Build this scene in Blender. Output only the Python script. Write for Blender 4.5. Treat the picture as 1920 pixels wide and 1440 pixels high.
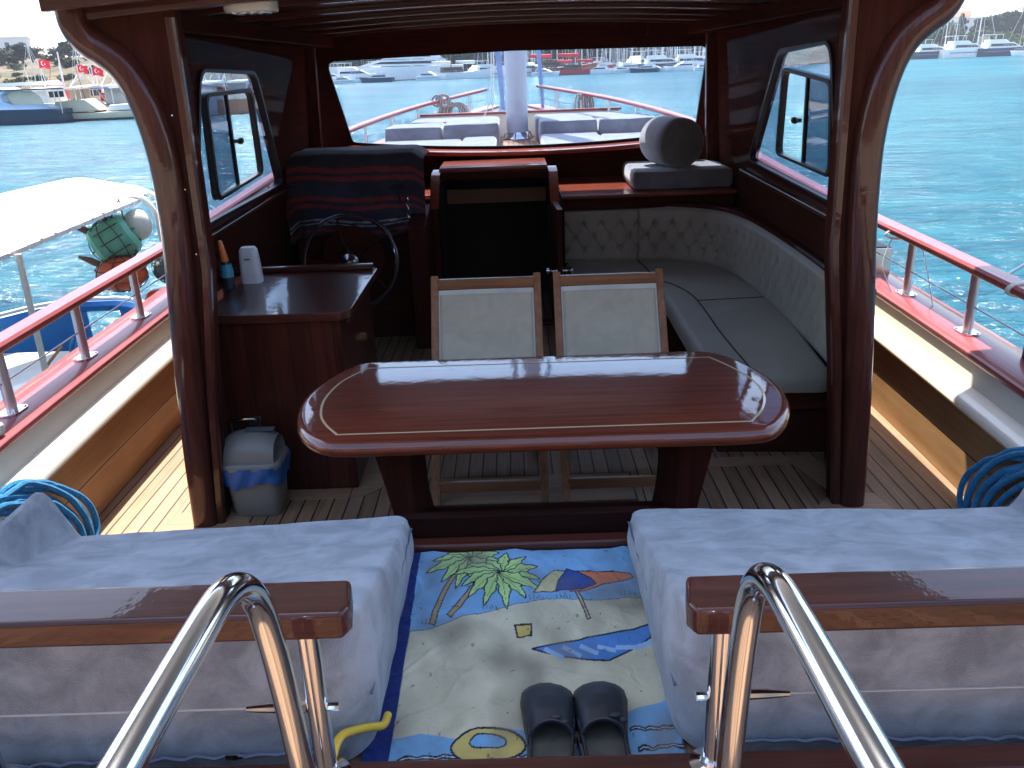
import bpy, bmesh, math, random
from math import sin, cos, pi, sqrt, radians, exp, hypot, atan2, floor
from mathutils import Vector, Matrix, noise
random.seed(7)
S = bpy.context.scene
for o in list(bpy.data.objects): bpy.data.objects.remove(o)

# ---------------------------------------------------------------- camera, sky, sun, exposure
cd = bpy.data.cameras.new("camera"); cam = bpy.data.objects.new("camera", cd); S.collection.objects.link(cam)
MR = ((0.999384, 0.033153, 0.011479), (-0.001202, 0.359341, -0.933205), (-0.035063, 0.932617, 0.35916))
CAMZ = 1.85
cam.matrix_world = Matrix((MR[0] + (0.0,), MR[1] + (0.0,), MR[2] + (CAMZ,), (0, 0, 0, 1)))
cd.sensor_width = 36; cd.lens = 1553 / 1920 * 36
cd.clip_start = 0.02; cd.clip_end = 6000
S.camera = cam
SUN = Vector((-0.15, 0.54, 1.0)).normalized()      # ahead of the bow, a little to port, 60 degrees up
W = bpy.data.worlds.new("World"); S.world = W; W.use_nodes = True
wn = W.node_tree; bg = wn.nodes["Background"]
sky = wn.nodes.new("ShaderNodeTexSky"); sky.sky_type = 'NISHITA'; sky.sun_disc = False
sky.sun_elevation = math.asin(SUN.z); sky.sun_rotation = atan2(SUN.x, SUN.y)
sky.air_density = 1.0; sky.dust_density = 1.3; sky.ozone_density = 1.0
wn.links.new(sky.outputs[0], bg.inputs[0]); bg.inputs[1].default_value = 0.15
sl = bpy.data.lights.new("sun", 'SUN'); sl.energy = 4.0; sl.angle = radians(0.5); sl.color = (1.0, 0.95, 0.87)
so = bpy.data.objects.new("sun", sl); S.collection.objects.link(so)
so.rotation_euler = SUN.to_track_quat('Z', 'Y').to_euler()
S.view_settings.view_transform = 'Standard'; S.view_settings.look = 'None'
S.view_settings.exposure = 1.65; S.view_settings.gamma = 1.0
S.render.resolution_x = 1024; S.render.resolution_y = 768

# ---------------------------------------------------------------- materials
def nt(name):
    m = bpy.data.materials.new(name); m.use_nodes = True
    return m, m.node_tree, m.node_tree.nodes["Principled BSDF"]
def coords(T, scale=(1, 1, 1), kind='Object', rnd=True):
    n = T.nodes.new("ShaderNodeTexCoord"); mp = T.nodes.new("ShaderNodeMapping")
    mp.inputs['Scale'].default_value = scale
    if rnd:
        oi = T.nodes.new("ShaderNodeObjectInfo"); vm = T.nodes.new("ShaderNodeVectorMath"); vm.operation = 'SCALE'
        vm.inputs[0].default_value = (7.3, 3.1, 5.7); T.links.new(oi.outputs['Random'], vm.inputs['Scale'])
        T.links.new(vm.outputs[0], mp.inputs['Location'])
    T.links.new(n.outputs[kind], mp.inputs[0]); return mp.outputs[0]
def noise_n(T, vec, scale, detail=4, rough=0.55, dist=0.0):
    n = T.nodes.new("ShaderNodeTexNoise"); n.inputs['Scale'].default_value = scale
    n.inputs['Detail'].default_value = detail; n.inputs['Roughness'].default_value = rough
    n.inputs['Distortion'].default_value = dist
    T.links.new(vec, n.inputs['Vector']); return n.outputs['Fac']
def ramp(T, fac, stops):
    r = T.nodes.new("ShaderNodeValToRGB"); e = r.color_ramp.elements
    while len(e) < len(stops): e.new(0.5)
    for el, (p, c) in zip(e, stops): el.position = p; el.color = (c[0], c[1], c[2], 1)
    T.links.new(fac, r.inputs[0]); return r.outputs[0]
def mixc(T, fac, a, b, mode='MIX'):
    m = T.nodes.new("ShaderNodeMix"); m.data_type = 'RGBA'; m.blend_type = mode
    for s, v in ((0, fac), (6, a), (7, b)):
        if isinstance(v, (int, float)): m.inputs[s].default_value = v
        elif isinstance(v, tuple): m.inputs[s].default_value = (*v[:3], 1)
        else: T.links.new(v, m.inputs[s])
    return m.outputs[2]
def mth(T, op, a, b=None):
    m = T.nodes.new("ShaderNodeMath"); m.operation = op
    for i, v in enumerate((a, b)):
        if v is None: continue
        if isinstance(v, (int, float)): m.inputs[i].default_value = v
        else: T.links.new(v, m.inputs[i])
    return m.outputs[0]
def bump(T, B, h, strength, dist=0.01):
    b = T.nodes.new("ShaderNodeBump"); b.inputs['Strength'].default_value = strength; b.inputs['Distance'].default_value = dist
    T.links.new(h, b.inputs['Height']); T.links.new(b.outputs[0], B.inputs['Normal']); return b
def setp(B, **k):
    names = dict(rough='Roughness', metal='Metallic', coat='Coat Weight', coatr='Coat Roughness', sheen='Sheen Weight',
                 sheenr='Sheen Roughness', spec='Specular IOR Level', ior='IOR', alpha='Alpha', trans='Transmission Weight')
    for a, v in k.items(): B.inputs[names[a]].default_value = v
def paint(name, col, rough=0.5, var=0.12, scale=6, bmp=0.0, bscale=60, **k):
    m, T, B = nt(name); v = coords(T)
    f = noise_n(T, v, scale)
    T.links.new(ramp(T, f, [(0.3, tuple(c * (1 - var) for c in col)), (0.7, tuple(min(1, c * (1 + var)) for c in col))]), B.inputs['Base Color'])
    setp(B, rough=rough, **k)
    if bmp: bump(T, B, noise_n(T, v, bscale), bmp, 0.004)
    return m
def wood(name, c1, c2, axis='x', rough=0.28, coat=1.0, groove=None, gaxis=0, seam=None, wav=0.06, grain=1.0):
    """varnished or bare timber: grain runs along axis; groove = board width across gaxis"""
    m, T, B = nt(name)
    sc = {'x': (1.2, 26, 26), 'y': (26, 1.2, 26), 'z': (26, 26, 1.2)}[axis]
    v = coords(T, sc); f = noise_n(T, v, 1.6 * grain, 6, 0.65, 0.4)
    v2 = coords(T, tuple(4 * s for s in sc)); f2 = noise_n(T, v2, 2.2, 3)
    f = mth(T, 'ADD', mth(T, 'MULTIPLY', f, 0.75), mth(T, 'MULTIPLY', f2, 0.25))
    col = ramp(T, f, [(0.34, c1), (0.62, c2)])
    v3 = coords(T, (1, 1, 1)); big = noise_n(T, v3, 1.7, 3)
    col = mixc(T, 1.0, col, ramp(T, big, [(0.3, (0.8, 0.78, 0.76)), (0.7, (1.1, 1.1, 1.1))]), 'MULTIPLY')
    h = f2
    if groove:
        tc = T.nodes.new("ShaderNodeTexCoord"); sp = T.nodes.new("ShaderNodeSeparateXYZ"); T.links.new(tc.outputs['Object'], sp.inputs[0])
        q = mth(T, 'DIVIDE', sp.outputs[gaxis], groove)
        fr = mth(T, 'FRACT', mth(T, 'ADD', q, 100.0)); fl = mth(T, 'FLOOR', mth(T, 'ADD', q, 100.0))
        wn_ = T.nodes.new("ShaderNodeTexWhiteNoise"); wn_.noise_dimensions = '1D'; T.links.new(fl, wn_.inputs['W'])
        col = mixc(T, 1.0, col, ramp(T, wn_.outputs['Value'], [(0, (0.72, 0.70, 0.68)), (1, (1.18, 1.16, 1.12))]), 'MULTIPLY')
        d = mth(T, 'ABSOLUTE', mth(T, 'SUBTRACT', fr, 0.5))
        line = mth(T, 'GREATER_THAN', d, 0.5 - 0.5 * (seam or 0.006) / groove)
        col = mixc(T, line, col, (0.012, 0.01, 0.01))
        h = mth(T, 'SUBTRACT', mth(T, 'MULTIPLY', f2, 0.15), line)
    T.links.new(col, B.inputs['Base Color'])
    setp(B, rough=rough, coat=coat, coatr=0.04, spec=0.1 if coat > 0.12 else (0.0 if coat > 0.05 else 0.4))
    bump(T, B, h, 0.25 if groove else 0.05, 0.003)
    if coat > 0.3 and wav:
        b2 = T.nodes.new("ShaderNodeBump"); b2.inputs['Strength'].default_value = wav; b2.inputs['Distance'].default_value = 0.01
        T.links.new(noise_n(T, coords(T, (1, 1, 1)), 26, 3), b2.inputs['Height']); T.links.new(b2.outputs[0], B.inputs['Coat Normal'])
    return m
def fabric(name, c1, c2, scale=3.0, sheen=0.6, rough=0.9, bmp=0.5, bsc=260, big=0.0):
    m, T, B = nt(name); v = coords(T)
    f = noise_n(T, v, scale, 5, 0.62, 0.6); col = ramp(T, f, [(0.36, c1), (0.64, c2)])
    T.links.new(col, B.inputs['Base Color']); setp(B, rough=rough, sheen=sheen, sheenr=0.45, spec=0.15)
    h = noise_n(T, v, bsc, 2)
    if big: h = mth(T, 'ADD', h, mth(T, 'MULTIPLY', noise_n(T, v, 9, 3), big))
    bump(T, B, h, bmp, 0.004); return m
def glass(name, tint, refl=1.0, haze=0.0):
    m = bpy.data.materials.new(name); m.use_nodes = True; T = m.node_tree; T.nodes.clear()
    out = T.nodes.new("ShaderNodeOutputMaterial"); tr = T.nodes.new("ShaderNodeBsdfTransparent"); tr.inputs[0].default_value = (*tint, 1)
    gl = T.nodes.new("ShaderNodeBsdfGlossy"); gl.inputs['Roughness'].default_value = 0.02
    fr = T.nodes.new("ShaderNodeFresnel"); fr.inputs[0].default_value = 1.5
    mx = T.nodes.new("ShaderNodeMixShader"); geo = T.nodes.new('ShaderNodeNewGeometry'); T.links.new(mth(T, 'MULTIPLY', mth(T, 'MULTIPLY', fr.outputs[0], refl), mth(T, 'SUBTRACT', 1.0, geo.outputs['Backfacing'])), mx.inputs[0])
    T.links.new(tr.outputs[0], mx.inputs[1]); T.links.new(gl.outputs[0], mx.inputs[2]); last = mx.outputs[0]
    if haze:
        df = T.nodes.new("ShaderNodeBsdfDiffuse"); df.inputs[0].default_value = (0.8, 0.85, 0.95, 1)
        m2 = T.nodes.new("ShaderNodeMixShader"); T.links.new(mth(T, 'MULTIPLY', noise_n(T, coords(T), 3.0), haze * 2), m2.inputs[0])
        T.links.new(last, m2.inputs[1]); T.links.new(df.outputs[0], m2.inputs[2]); last = m2.outputs[0]
    T.links.new(last, out.inputs[0]); return m

MAH1, MAH2 = (0.046, 0.012, 0.009), (0.105, 0.028, 0.018)
M = {}
for ax in 'xyz':
    M['mah_' + ax] = wood('mahogany_' + ax, MAH1, MAH2, ax, 0.32, 0.75)
    M['dark_' + ax] = wood('dark_mahogany_' + ax, (0.036, 0.012, 0.009), (0.078, 0.021, 0.014), ax, 0.5, 0.055)

M['shelf'] = wood('sunlit_varnish', (0.20, 0.036, 0.018), (0.34, 0.07, 0.034), 'x', 0.35, 0.8)  # brighter mahogany, sunlight on shelf, hatch lid and sill put into the colour
M['table'] = wood('table_mahogany', (0.10, 0.017, 0.008), (0.25, 0.048, 0.019), 'x', 0.4, wav=0.035); M['table'].node_tree.nodes['Principled BSDF'].inputs['Coat IOR'].default_value = 1.75
M['mah_shaded'] = wood('shadow_mahogany', (0.012, 0.006, 0.005), (0.028, 0.010, 0.008), 'x', 0.5, 0.06)  # darker mahogany copy, shade on the step board put into the colour
M['sternwood'] = wood('stern_rail_varnish', (0.030, 0.008, 0.006), (0.085, 0.021, 0.014), 'x', 0.4, 0.8)
M['cap'] = wood('cap_rail_varnish', (0.25, 0.058, 0.060), (0.37, 0.105, 0.110), 'y', 0.35, 0.4, wav=0.02)
M['cabinet'] = wood('cabinet_planks', (0.045, 0.010, 0.007), (0.10, 0.022, 0.013), 'z', 0.4, 0.5, 0.098, 0, 0.004)
M['ceiling'] = wood('ceiling_planks', (0.09, 0.022, 0.013), (0.16, 0.040, 0.024), 'y', 0.4, 0.25, 0.13, 0, 0.007)
M['teak'] = wood('teak_deck', (0.24, 0.135, 0.075), (0.40, 0.245, 0.14), 'y', 0.6, 0.0, 0.068, 0, 0.0075)
M['teak_margin'] = wood('teak_margin', (0.30, 0.17, 0.09), (0.43, 0.26, 0.15), 'x', 0.6, 0.0)
M['plankside'] = wood('bulwark_teak', (0.42, 0.23, 0.10), (0.55, 0.33, 0.16), 'y', 0.5, 0.15, grain=0.6)
M['chairwood'] = wood('chair_teak', (0.24, 0.10, 0.045), (0.40, 0.19, 0.09), 'z', 0.45, 0.3)
M['chairwood_x'] = wood('chair_teak_rail', (0.22, 0.09, 0.045), (0.36, 0.17, 0.085), 'x', 0.45, 0.3)
M['inlay'] = paint('maple_inlay', (0.78, 0.55, 0.30), 0.3, 0.08, 20, coat=1.0)
M['white'] = paint('white_gelcoat', (0.78, 0.72, 0.60), 0.25, 0.04, 3, coat=0.5)
M['plush'] = fabric('blue_grey_plush', (0.23, 0.237, 0.262), (0.43, 0.44, 0.475), 9.0, 0.5, 0.95, 1.0, 420, 1.0)
M['plush_grey'] = fabric('grey_plush', (0.19, 0.195, 0.22), (0.28, 0.285, 0.31), 4.5, 0.6, 0.95, 0.5, 300, 1.0)
M['plush_dark'] = fabric('shadow_grey_plush', (0.17, 0.18, 0.20), (0.23, 0.24, 0.26), 4.5, 0.5, 0.95, 0.5, 300, 1.0)
M['leather'] = fabric('taupe_leather', (0.37, 0.32, 0.25), (0.45, 0.395, 0.31), 2.0, 0.1, 0.48, 0.18, 240, 2.0)
M['seam'] = paint('seam_shadow', (0.03, 0.03, 0.03), 0.9)  # crease shade drawn as dark lines along the seat seams
M['textile'] = fabric('sling_textile', (0.56, 0.49, 0.36), (0.66, 0.58, 0.43), 8, 0.1, 0.8, 0.5, 500)
M['hem'] = paint('sling_hem', (0.66, 0.64, 0.54), 0.8)
M['steel'] = paint('polished_steel', (0.84, 0.84, 0.85), 0.11, 0.04, 8, metal=1.0)
M['post'] = paint('brushed_post_steel', (0.80, 0.79, 0.78), 0.22, 0.04, 8, metal=0.55, coat=0.6)
M['steel_rough'] = paint('worn_steel', (0.62, 0.62, 0.64), 0.22, 0.1, 30, metal=1.0)
M['black'] = paint('black_rubber', (0.012, 0.012, 0.014), 0.45)
M['blackgloss'] = paint('black_frame', (0.010, 0.011, 0.014), 0.45, spec=0.25)
M['void'] = paint('unlit_cabin', (0.015, 0.013, 0.013), 0.9)  # darkness below deck put into a near-black lining colour
M['glass'] = glass('window_glass', (0.86, 0.90, 0.95), 0.8, 0.0)
M['tint'] = glass('tinted_glass', (0.66, 0.72, 0.80), 1.0, 0.0)
M['tint2'] = glass('dark_tinted_glass', (0.42, 0.47, 0.55), 1.2)
M['wire'] = paint('wire_rope', (0.45, 0.45, 0.46), 0.4, metal=0.8)
M['cord'] = paint('white_cord', (0.75, 0.73, 0.68), 0.8)

# ---------------------------------------------------------------- mesh helpers
def lerp(a, b, t): return a + (b - a) * t
def interp(pts, t):
    if t <= pts[0][0]: return pts[0][1]
    for (a, u), (b, v) in zip(pts, pts[1:]):
        if t <= b: return u + (v - u) * (t - a) / (b - a)
    return pts[-1][1]
def smooth_path(pts, n=6, closed=False):
    """Catmull-Rom through the points"""
    P = [Vector(p) for p in pts]; out = []; m = len(P)
    for i in range(m if closed else m - 1):
        p0 = P[(i - 1) % m] if (closed or i > 0) else P[0]; p1 = P[i]; p2 = P[(i + 1) % m]
        p3 = P[(i + 2) % m] if (closed or i + 2 < m) else P[-1]
        for k in range(n):
            t = k / n
            out.append(0.5 * ((2 * p1) + (-p0 + p2) * t + (2 * p0 - 5 * p1 + 4 * p2 - p3) * t * t + (-p0 + 3 * p1 - 3 * p2 + p3) * t ** 3))
    if not closed: out.append(P[-1])
    return out
class MB:
    def __init__(s): s.v = []; s.f = []; s.c = None
    def add(s, vs, fs):
        b = len(s.v); s.v += [tuple(v) for v in vs]; s.f += [tuple(i + b for i in f) for f in fs]; return s
    def box(s, x0, x1, y0, y1, z0, z1):
        return s.add([(x0, y0, z0), (x1, y0, z0), (x1, y1, z0), (x0, y1, z0), (x0, y0, z1), (x1, y0, z1), (x1, y1, z1), (x0, y1, z1)],
                     [(0, 3, 2, 1), (4, 5, 6, 7), (0, 1, 5, 4), (1, 2, 6, 5), (2, 3, 7, 6), (3, 0, 4, 7)])
    def beam(s, a, b, w, h, up=(0, 0, 1)):
        a = Vector(a); b = Vector(b); d = (b - a).normalized(); u = Vector(up); sd = d.cross(u).normalized(); u = sd.cross(d)
        vs = [p + sd * (w / 2 * i) + u * (h / 2 * j) for p in (a, b) for i, j in ((-1, -1), (1, -1), (1, 1), (-1, 1))]
        return s.add(vs, [(0, 3, 2, 1), (4, 5, 6, 7), (0, 1, 5, 4), (1, 2, 6, 5), (2, 3, 7, 6), (3, 0, 4, 7)])
    def tube(s, path, r, seg=12, closed=False, caps=True):
        P = [Vector(p) for p in path]; n = len(P); rs = r if isinstance(r, (list, tuple)) else [r] * n
        rings = []; u = None
        for i in range(n):
            if closed: d = P[(i + 1) % n] - P[i - 1]
            else: d = P[min(i + 1, n - 1)] - P[max(i - 1, 0)]
            if d.length < 1e-9: d = Vector((0, 0, 1))
            d.normalize()
            if u is None: u = d.orthogonal().normalized()
            u = (u - d * u.dot(d)); u = u.normalized() if u.length > 1e-6 else d.orthogonal().normalized()
            w = d.cross(u)
            rings.append([P[i] + (u * cos(2 * pi * k / seg) + w * sin(2 * pi * k / seg)) * rs[i] for k in range(seg)])
        b = len(s.v)
        for R in rings: s.v += [tuple(q) for q in R]
        for i in range(n if closed else n - 1):
            j = (i + 1) % n
            for k in range(seg):
                l = (k + 1) % seg
                s.f.append((b + i * seg + k, b + i * seg + l, b + j * seg + l, b + j * seg + k))
        if caps and not closed:
            s.f.append(tuple(b + k for k in reversed(range(seg)))); s.f.append(tuple(b + (n - 1) * seg + k for k in range(seg)))
        return s
    def rings(s, rs, closed_ring=True, caps=True, loop=False):
        b = len(s.v); n = len(rs); m = len(rs[0])
        for R in rs: s.v += [tuple(q) for q in R]
        for i in range(n if loop else n - 1):
            j = (i + 1) % n
            for k in range(m if closed_ring else m - 1):
                l = (k + 1) % m
                s.f.append((b + i * m + k, b + i * m + l, b + j * m + l, b + j * m + k))
        if caps and closed_ring and not loop:
            s.f.append(tuple(b + k for k in reversed(range(m)))); s.f.append(tuple(b + (n - 1) * m + k for k in range(m)))
        return s
    def prism(s, poly, axis, a, b):
        """poly: 2-D points in the plane across axis (x: yz, y: xz, z: xy)"""
        mk = {'x': lambda p, t: (t, p[0], p[1]), 'y': lambda p, t: (p[0], t, p[1]), 'z': lambda p, t: (p[0], p[1], t)}[axis]
        return s.rings([[mk(p, a) for p in poly], [mk(p, b) for p in poly]])
    def lathe(s, prof, c, axis='z', seg=20):
        rs = []
        for r, h in prof:
            R = []
            for k in range(seg):
                a = 2 * pi * k / seg; p, q = r * cos(a), r * sin(a)
                R.append({'z': (c[0] + p, c[1] + q, c[2] + h), 'y': (c[0] + p, c[1] + h, c[2] - q), 'x': (c[0] + h, c[1] + p, c[2] + q)}[axis])
            rs.append(R)
        return s.rings(rs)
    def grid(s, fn, nu, nv, closed_u=False):
        b = len(s.v)
        for j in range(nv + 1):
            for i in range(nu if closed_u else nu + 1): s.v.append(tuple(fn(i / nu, j / nv)))
        w = nu if closed_u else nu + 1
        for j in range(nv):
            for i in range(nu):
                k = (i + 1) % w if closed_u else i + 1
                s.f.append((b + j * w + i, b + j * w + k, b + (j + 1) * w + k, b + (j + 1) * w + i))
        return s
    def sphere(s, c, r, sx=1, sy=1, sz=1, nu=16, nv=10):
        return s.grid(lambda u, v: (c[0] + r * sx * cos(2 * pi * u) * sin(pi * v), c[1] + r * sy * sin(2 * pi * u) * sin(pi * v), c[2] - r * sz * cos(pi * v)), nu, nv, True)
    def hole_panel(s, outer, inner, to3, t):
        """flat panel with a hole; outer and inner: 2-D loops; to3 maps 2-D + depth to 3-D"""
        bm = bmesh.new(); es = []
        for loop in (outer, inner):
            vs = [bm.verts.new((p[0], p[1], 0)) for p in loop]
            es += [bm.edges.new((vs[i], vs[(i + 1) % len(vs)])) for i in range(len(vs))]
        bmesh.ops.triangle_fill(bm, use_beauty=True, edges=es)
        bm.verts.index_update()
        vv = [v.co.copy() for v in bm.verts]; ff = [[v.index for v in f.verts] for f in bm.faces]; n = len(vv)
        b = len(s.v)
        s.v += [tuple(to3(p.x, p.y, 0)) for p in vv] + [tuple(to3(p.x, p.y, t)) for p in vv]
        for f in ff: s.f.append(tuple(b + i for i in f)); s.f.append(tuple(b + n + i for i in reversed(f)))
        o = 0
        for loop in (outer, inner):
            m = len(loop)
            for i in range(m):
                j = (i + 1) % m; s.f.append((b + o + i, b + o + j, b + n + o + j, b + n + o + i))
            o += m
        bm.free(); return s
    def build(s, name, mat, parent=None, bevel=0, seg=2, smooth=None, origin=None, sub=0, label=None, cat=None, group=None, kind=None):
        """links everything collected so far as ONE mesh object"""
        if origin is None:
            if parent is not None: origin = Vector(parent['_o'])
            else:
                xs = [v[0] for v in s.v]; ys = [v[1] for v in s.v]; zs = [v[2] for v in s.v]
                origin = Vector(((min(xs) + max(xs)) / 2, (min(ys) + max(ys)) / 2, min(zs)))
        origin = Vector(origin)
        me = bpy.data.meshes.new(name)
        me.from_pydata([(v[0] - origin.x, v[1] - origin.y, v[2] - origin.z) for v in s.v], [], s.f)
        bm = bmesh.new(); bm.from_mesh(me); bmesh.ops.recalc_face_normals(bm, faces=bm.faces); bm.to_mesh(me); bm.free()
        if mat is not None: me.materials.append(mat)
        o = bpy.data.objects.new(name, me); S.collection.objects.link(o)
        if parent is not None:
            o.parent = parent; o['_o'] = parent['_o']
        else: o.location = origin; o['_o'] = tuple(origin)
        if smooth is None: smooth = not bevel or seg > 2
        me.polygons.foreach_set('use_smooth', [len(f.vertices) <= 4 for f in me.polygons])
        if bevel:
            b = o.modifiers.new('bevel', 'BEVEL'); b.width = bevel; b.segments = seg; b.limit_method = 'ANGLE'; b.angle_limit = radians(35)
            b.harden_normals = False
        if sub:
            u = o.modifiers.new('sub', 'SUBSURF'); u.levels = sub; u.render_levels = sub
        elif bevel or not smooth or True:
            w = o.modifiers.new('wn', 'WEIGHTED_NORMAL') if bevel else None
            if w: w.keep_sharp = False
            else: me.set_sharp_from_angle(angle=radians(40))
        tag(o, label, cat, group, kind); return o
def tag(o, label=None, cat=None, group=None, kind=None):
    if label: o['label'] = label
    if cat: o['category'] = cat
    if group: o['group'] = group
    if kind: o['kind'] = kind
    return o
def thing(name, loc, label, cat, group=None):
    o = bpy.data.objects.new(name, None); S.collection.objects.link(o); o.location = loc; o.empty_display_size = 0.1
    o['_o'] = tuple(loc); return tag(o, label, cat, group)
def copy_tree(o, parent=None):
    c = o.copy(); S.collection.objects.link(c); c.parent = parent
    for ch in o.children: copy_tree(ch, c)
    return c
def rbox(x0, x1, y0, y1, z0, z1): return MB().box(x0, x1, y0, y1, z0, z1)
def rrect(w, h, r, n=5, c=(0, 0)):
    P = []
    for cx, cy, a0 in ((w / 2 - r, h / 2 - r, 0), (-w / 2 + r, h / 2 - r, 90), (-w / 2 + r, -h / 2 + r, 180), (w / 2 - r, -h / 2 + r, 270)):
        for k in range(n + 1):
            a = radians(a0 + 90 * k / n); P.append((c[0] + cx + r * cos(a), c[1] + cy + r * sin(a)))
    return P
def round_poly(pts, r, n=5):
    """rounds the corners of a 2-D polygon"""
    out = []; m = len(pts)
    rr = r if isinstance(r, (list, tuple)) else [r] * m
    for i in range(m):
        p0, p1, p2 = Vector(pts[i - 1]), Vector(pts[i]), Vector(pts[(i + 1) % m])
        a = (p0 - p1).normalized(); b = (p2 - p1).normalized(); q = rr[i]
        s, e = p1 + a * q, p1 + b * q
        for k in range(n + 1):
            t = k / n; out.append(tuple((1 - t) ** 2 * s + 2 * t * (1 - t) * p1 + t * t * e))
    return out

# ================================================================ OUR BOAT
CX = [(0.6, 1.80), (1.8, 2.04), (3, 2.13), (4.5, 2.15), (7, 2.12), (8.5, 2.03), (9.5, 1.93), (11, 1.65), (12.3, 1.28), (13.5, 0.85), (15, 0.30)]
SH = [(3, 0), (5, 0.03), (7, 0.13), (9.5, 0.35), (11, 0.43), (12.3, 0.51), (13.5, 0.57), (15, 0.65)]
def sm(tab, y): return (interp(tab, y - 0.5) + interp(tab, y) * 2 + interp(tab, y + 0.5)) / 4
def cxf(y): return sm(CX, y)
def shf(y): return sm(SH, y)
YS = [0.6 + 0.4 * i for i in range(37)]
def WX(y, z): return 1.66 + 0.035 * (y - 4.5) - 0.105 * z

rbox(-2.0, 2.0, 2.05, 8.0, -0.05, 0.0).build('deck', M['teak'], origin=(0, 0, 0), kind='structure')
rbox(-2.0, 2.0, 1.14, 2.09, 0.50, 0.548).build('aft_deck', M['teak'], origin=(0, 0, 0), kind='structure')
rbox(-1.7, 1.7, -1.2, 1.10, 0.30, 0.36).build('stern_platform', M['teak'], origin=(0, 0, 0), kind='structure')
fd = MB()
fd.rings([[(-(cxf(y) - 0.1), y, 0.86), ((cxf(y) - 0.1), y, 0.86), ((cxf(y) - 0.1), y, 0.90), (-(cxf(y) - 0.1), y, 0.90)] for y in [7.1 + 0.4 * i for i in range(19)]])
fd.build('foredeck', M['teak'], origin=(0, 0, 0), kind='structure', smooth=False)

M['plankside2'] = wood('bulwark_boards', (0.42, 0.22, 0.09), (0.56, 0.33, 0.15), 'y', 0.5, 0.15, 0.185, 2, 0.006, grain=0.5)
M['cover'] = paint('hull_paint', (0.55, 0.52, 0.47), 0.35, 0.05)
for s in (-1, 1):
    nm = 'port' if s < 0 else 'starboard'
    bw = thing('bulwark', (s * 2.0, 3, 0), '%s bulwark of teak boards with cream ledge and red varnished cap' % nm, 'bulwark', 'bulwarks of the boat')
    def sweep(prof, ys=YS): return MB().rings([[(s * (cxf(y) + dx), y, z + shf(y)) for dx, z in prof] for y in ys])
    sweep([(-0.19, -0.04 - 0), (-0.178, 0.365), (-0.12, 0.365), (-0.12, -0.04)]).build('planking', M['plankside2'], bw, smooth=False)
    lin = [(-0.175, 0.352), (-0.205, 0.356), (-0.215, 0.372), (-0.212, 0.390), (-0.195, 0.405), (-0.165, 0.415), (-0.125, 0.43), (-0.115, 0.46), (-0.10, 0.53), (-0.03, 0.53), (-0.03, 0.352)]
    sweep(lin).build('liner', M['white'], bw)
    cp = [(-0.115, 0.528), (0.12, 0.528), (0.13, 0.54), (0.13, 0.558), (0.118, 0.568), (-0.108, 0.568), (-0.12, 0.558), (-0.122, 0.54)]
    sweep(cp).build('cap_rail', M['cap'], bw)
    MB().rings([[(s * (cxf(y) + 0.10), y, 0.53 + shf(y)), (s * (cxf(y) + 0.02), y, 0.2), (s * max(0.02, cxf(y) * 0.9 - 0.2), y, -1.5), (s * max(0.02, cxf(y) * 0.9 - 0.3), y, -1.5), (s * (cxf(y) - 0.02), y, 0.53 + shf(y))] for y in YS]).build('hull_side', M['cover'], bw)
    # guard rail
    gr = thing('guard_rail', (s * 2.13, 3, 0.57), 'varnished wooden guard rail on steel posts along the %s side' % nm, 'railing', 'guard rails of the boat')
    zr = 0.86 if s < 0 else 0.885
    hp = [(-0.05, -0.012), (-0.045, -0.022), (0.045, -0.022), (0.05, -0.012), (0.05, 0.006), (0.038, 0.018), (-0.038, 0.018), (-0.05, 0.006)]
    yrs = [y for y in YS if y < 14.9]
    MB().rings([[(s * (cxf(y) + a), y, zr + shf(y) + b) for a, b in hp] for y in yrs]).build('handrail', M['cap'], gr)
    yy = 3.19 - 0.67 * 2 if s < 0 else 3.12 - 0.67 * 2
    while yy < 14.6:
        x, z = s * cxf(yy), shf(yy)
        p = MB().rings([[(x + 0.021 * cos(a), yy + 0.026 * sin(a), z + zz) for a in [2 * pi * k / 14 for k in range(14)]] for zz in (0.57, zr - 0.02)]).build('post', M['post'], gr)
        b = MB().prism([(x + q[0], yy + q[1]) for q in rrect(0.085, 0.13, 0.03)], 'z', z + 0.568, z + 0.576)
        for dx, dy in ((0.028, 0.045), (-0.028, 0.045), (0.028, -0.045), (-0.028, -0.045)): b.lathe([(0.007, 0), (0.007, 0.003), (0.003, 0.005)], (x + dx, yy + dy, z + 0.576), seg=8)
        b.build('base_plate', M['steel'], p, smooth=False)
        yy += 0.67 if yy < 8 else 0.9
    MB().tube([(s * cxf(y), y, 0.70 + shf(y)) for y in yrs], 0.0035, 6).build('wire', M['wire'], gr)

# ---------------------------------------------------------------- deckhouse
dh = thing('deckhouse', (0, 3.25, 0), 'varnished mahogany deckhouse open at its aft end, with curved roof pillars', 'deckhouse')
def zc(x): return 2.165 - 0.025 * x * x
def zb(x): return 2.112 - 0.028 * x * x
xs = [-1.58 + 3.16 * i / 24 for i in range(25)]
def camber(f0, f1, y0, y1, xx=None):
    X = xx or xs
    return MB().rings([[(x, y0, f0(x)), (x, y0, f1(x)), (x, y1, f1(x)), (x, y1, f0(x))] for x in X])
camber(lambda x: zc(x) + 0.02, lambda x: zc(x) + 0.075, 3.10, 6.86).build('roof', M['white'], dh, smooth=False)
ce = camber(zc, lambda x: zc(x) + 0.018, 3.12, 6.84, [-1.575 + 3.15 * i / 24 for i in range(25)]).build('ceiling', M['ceiling'], dh)
camber(lambda x: zc(x) - 0.03, lambda x: zc(x) + 0.10, 3.06, 3.098).build('fascia', M['mah_x'], dh, bevel=0.004)
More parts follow.
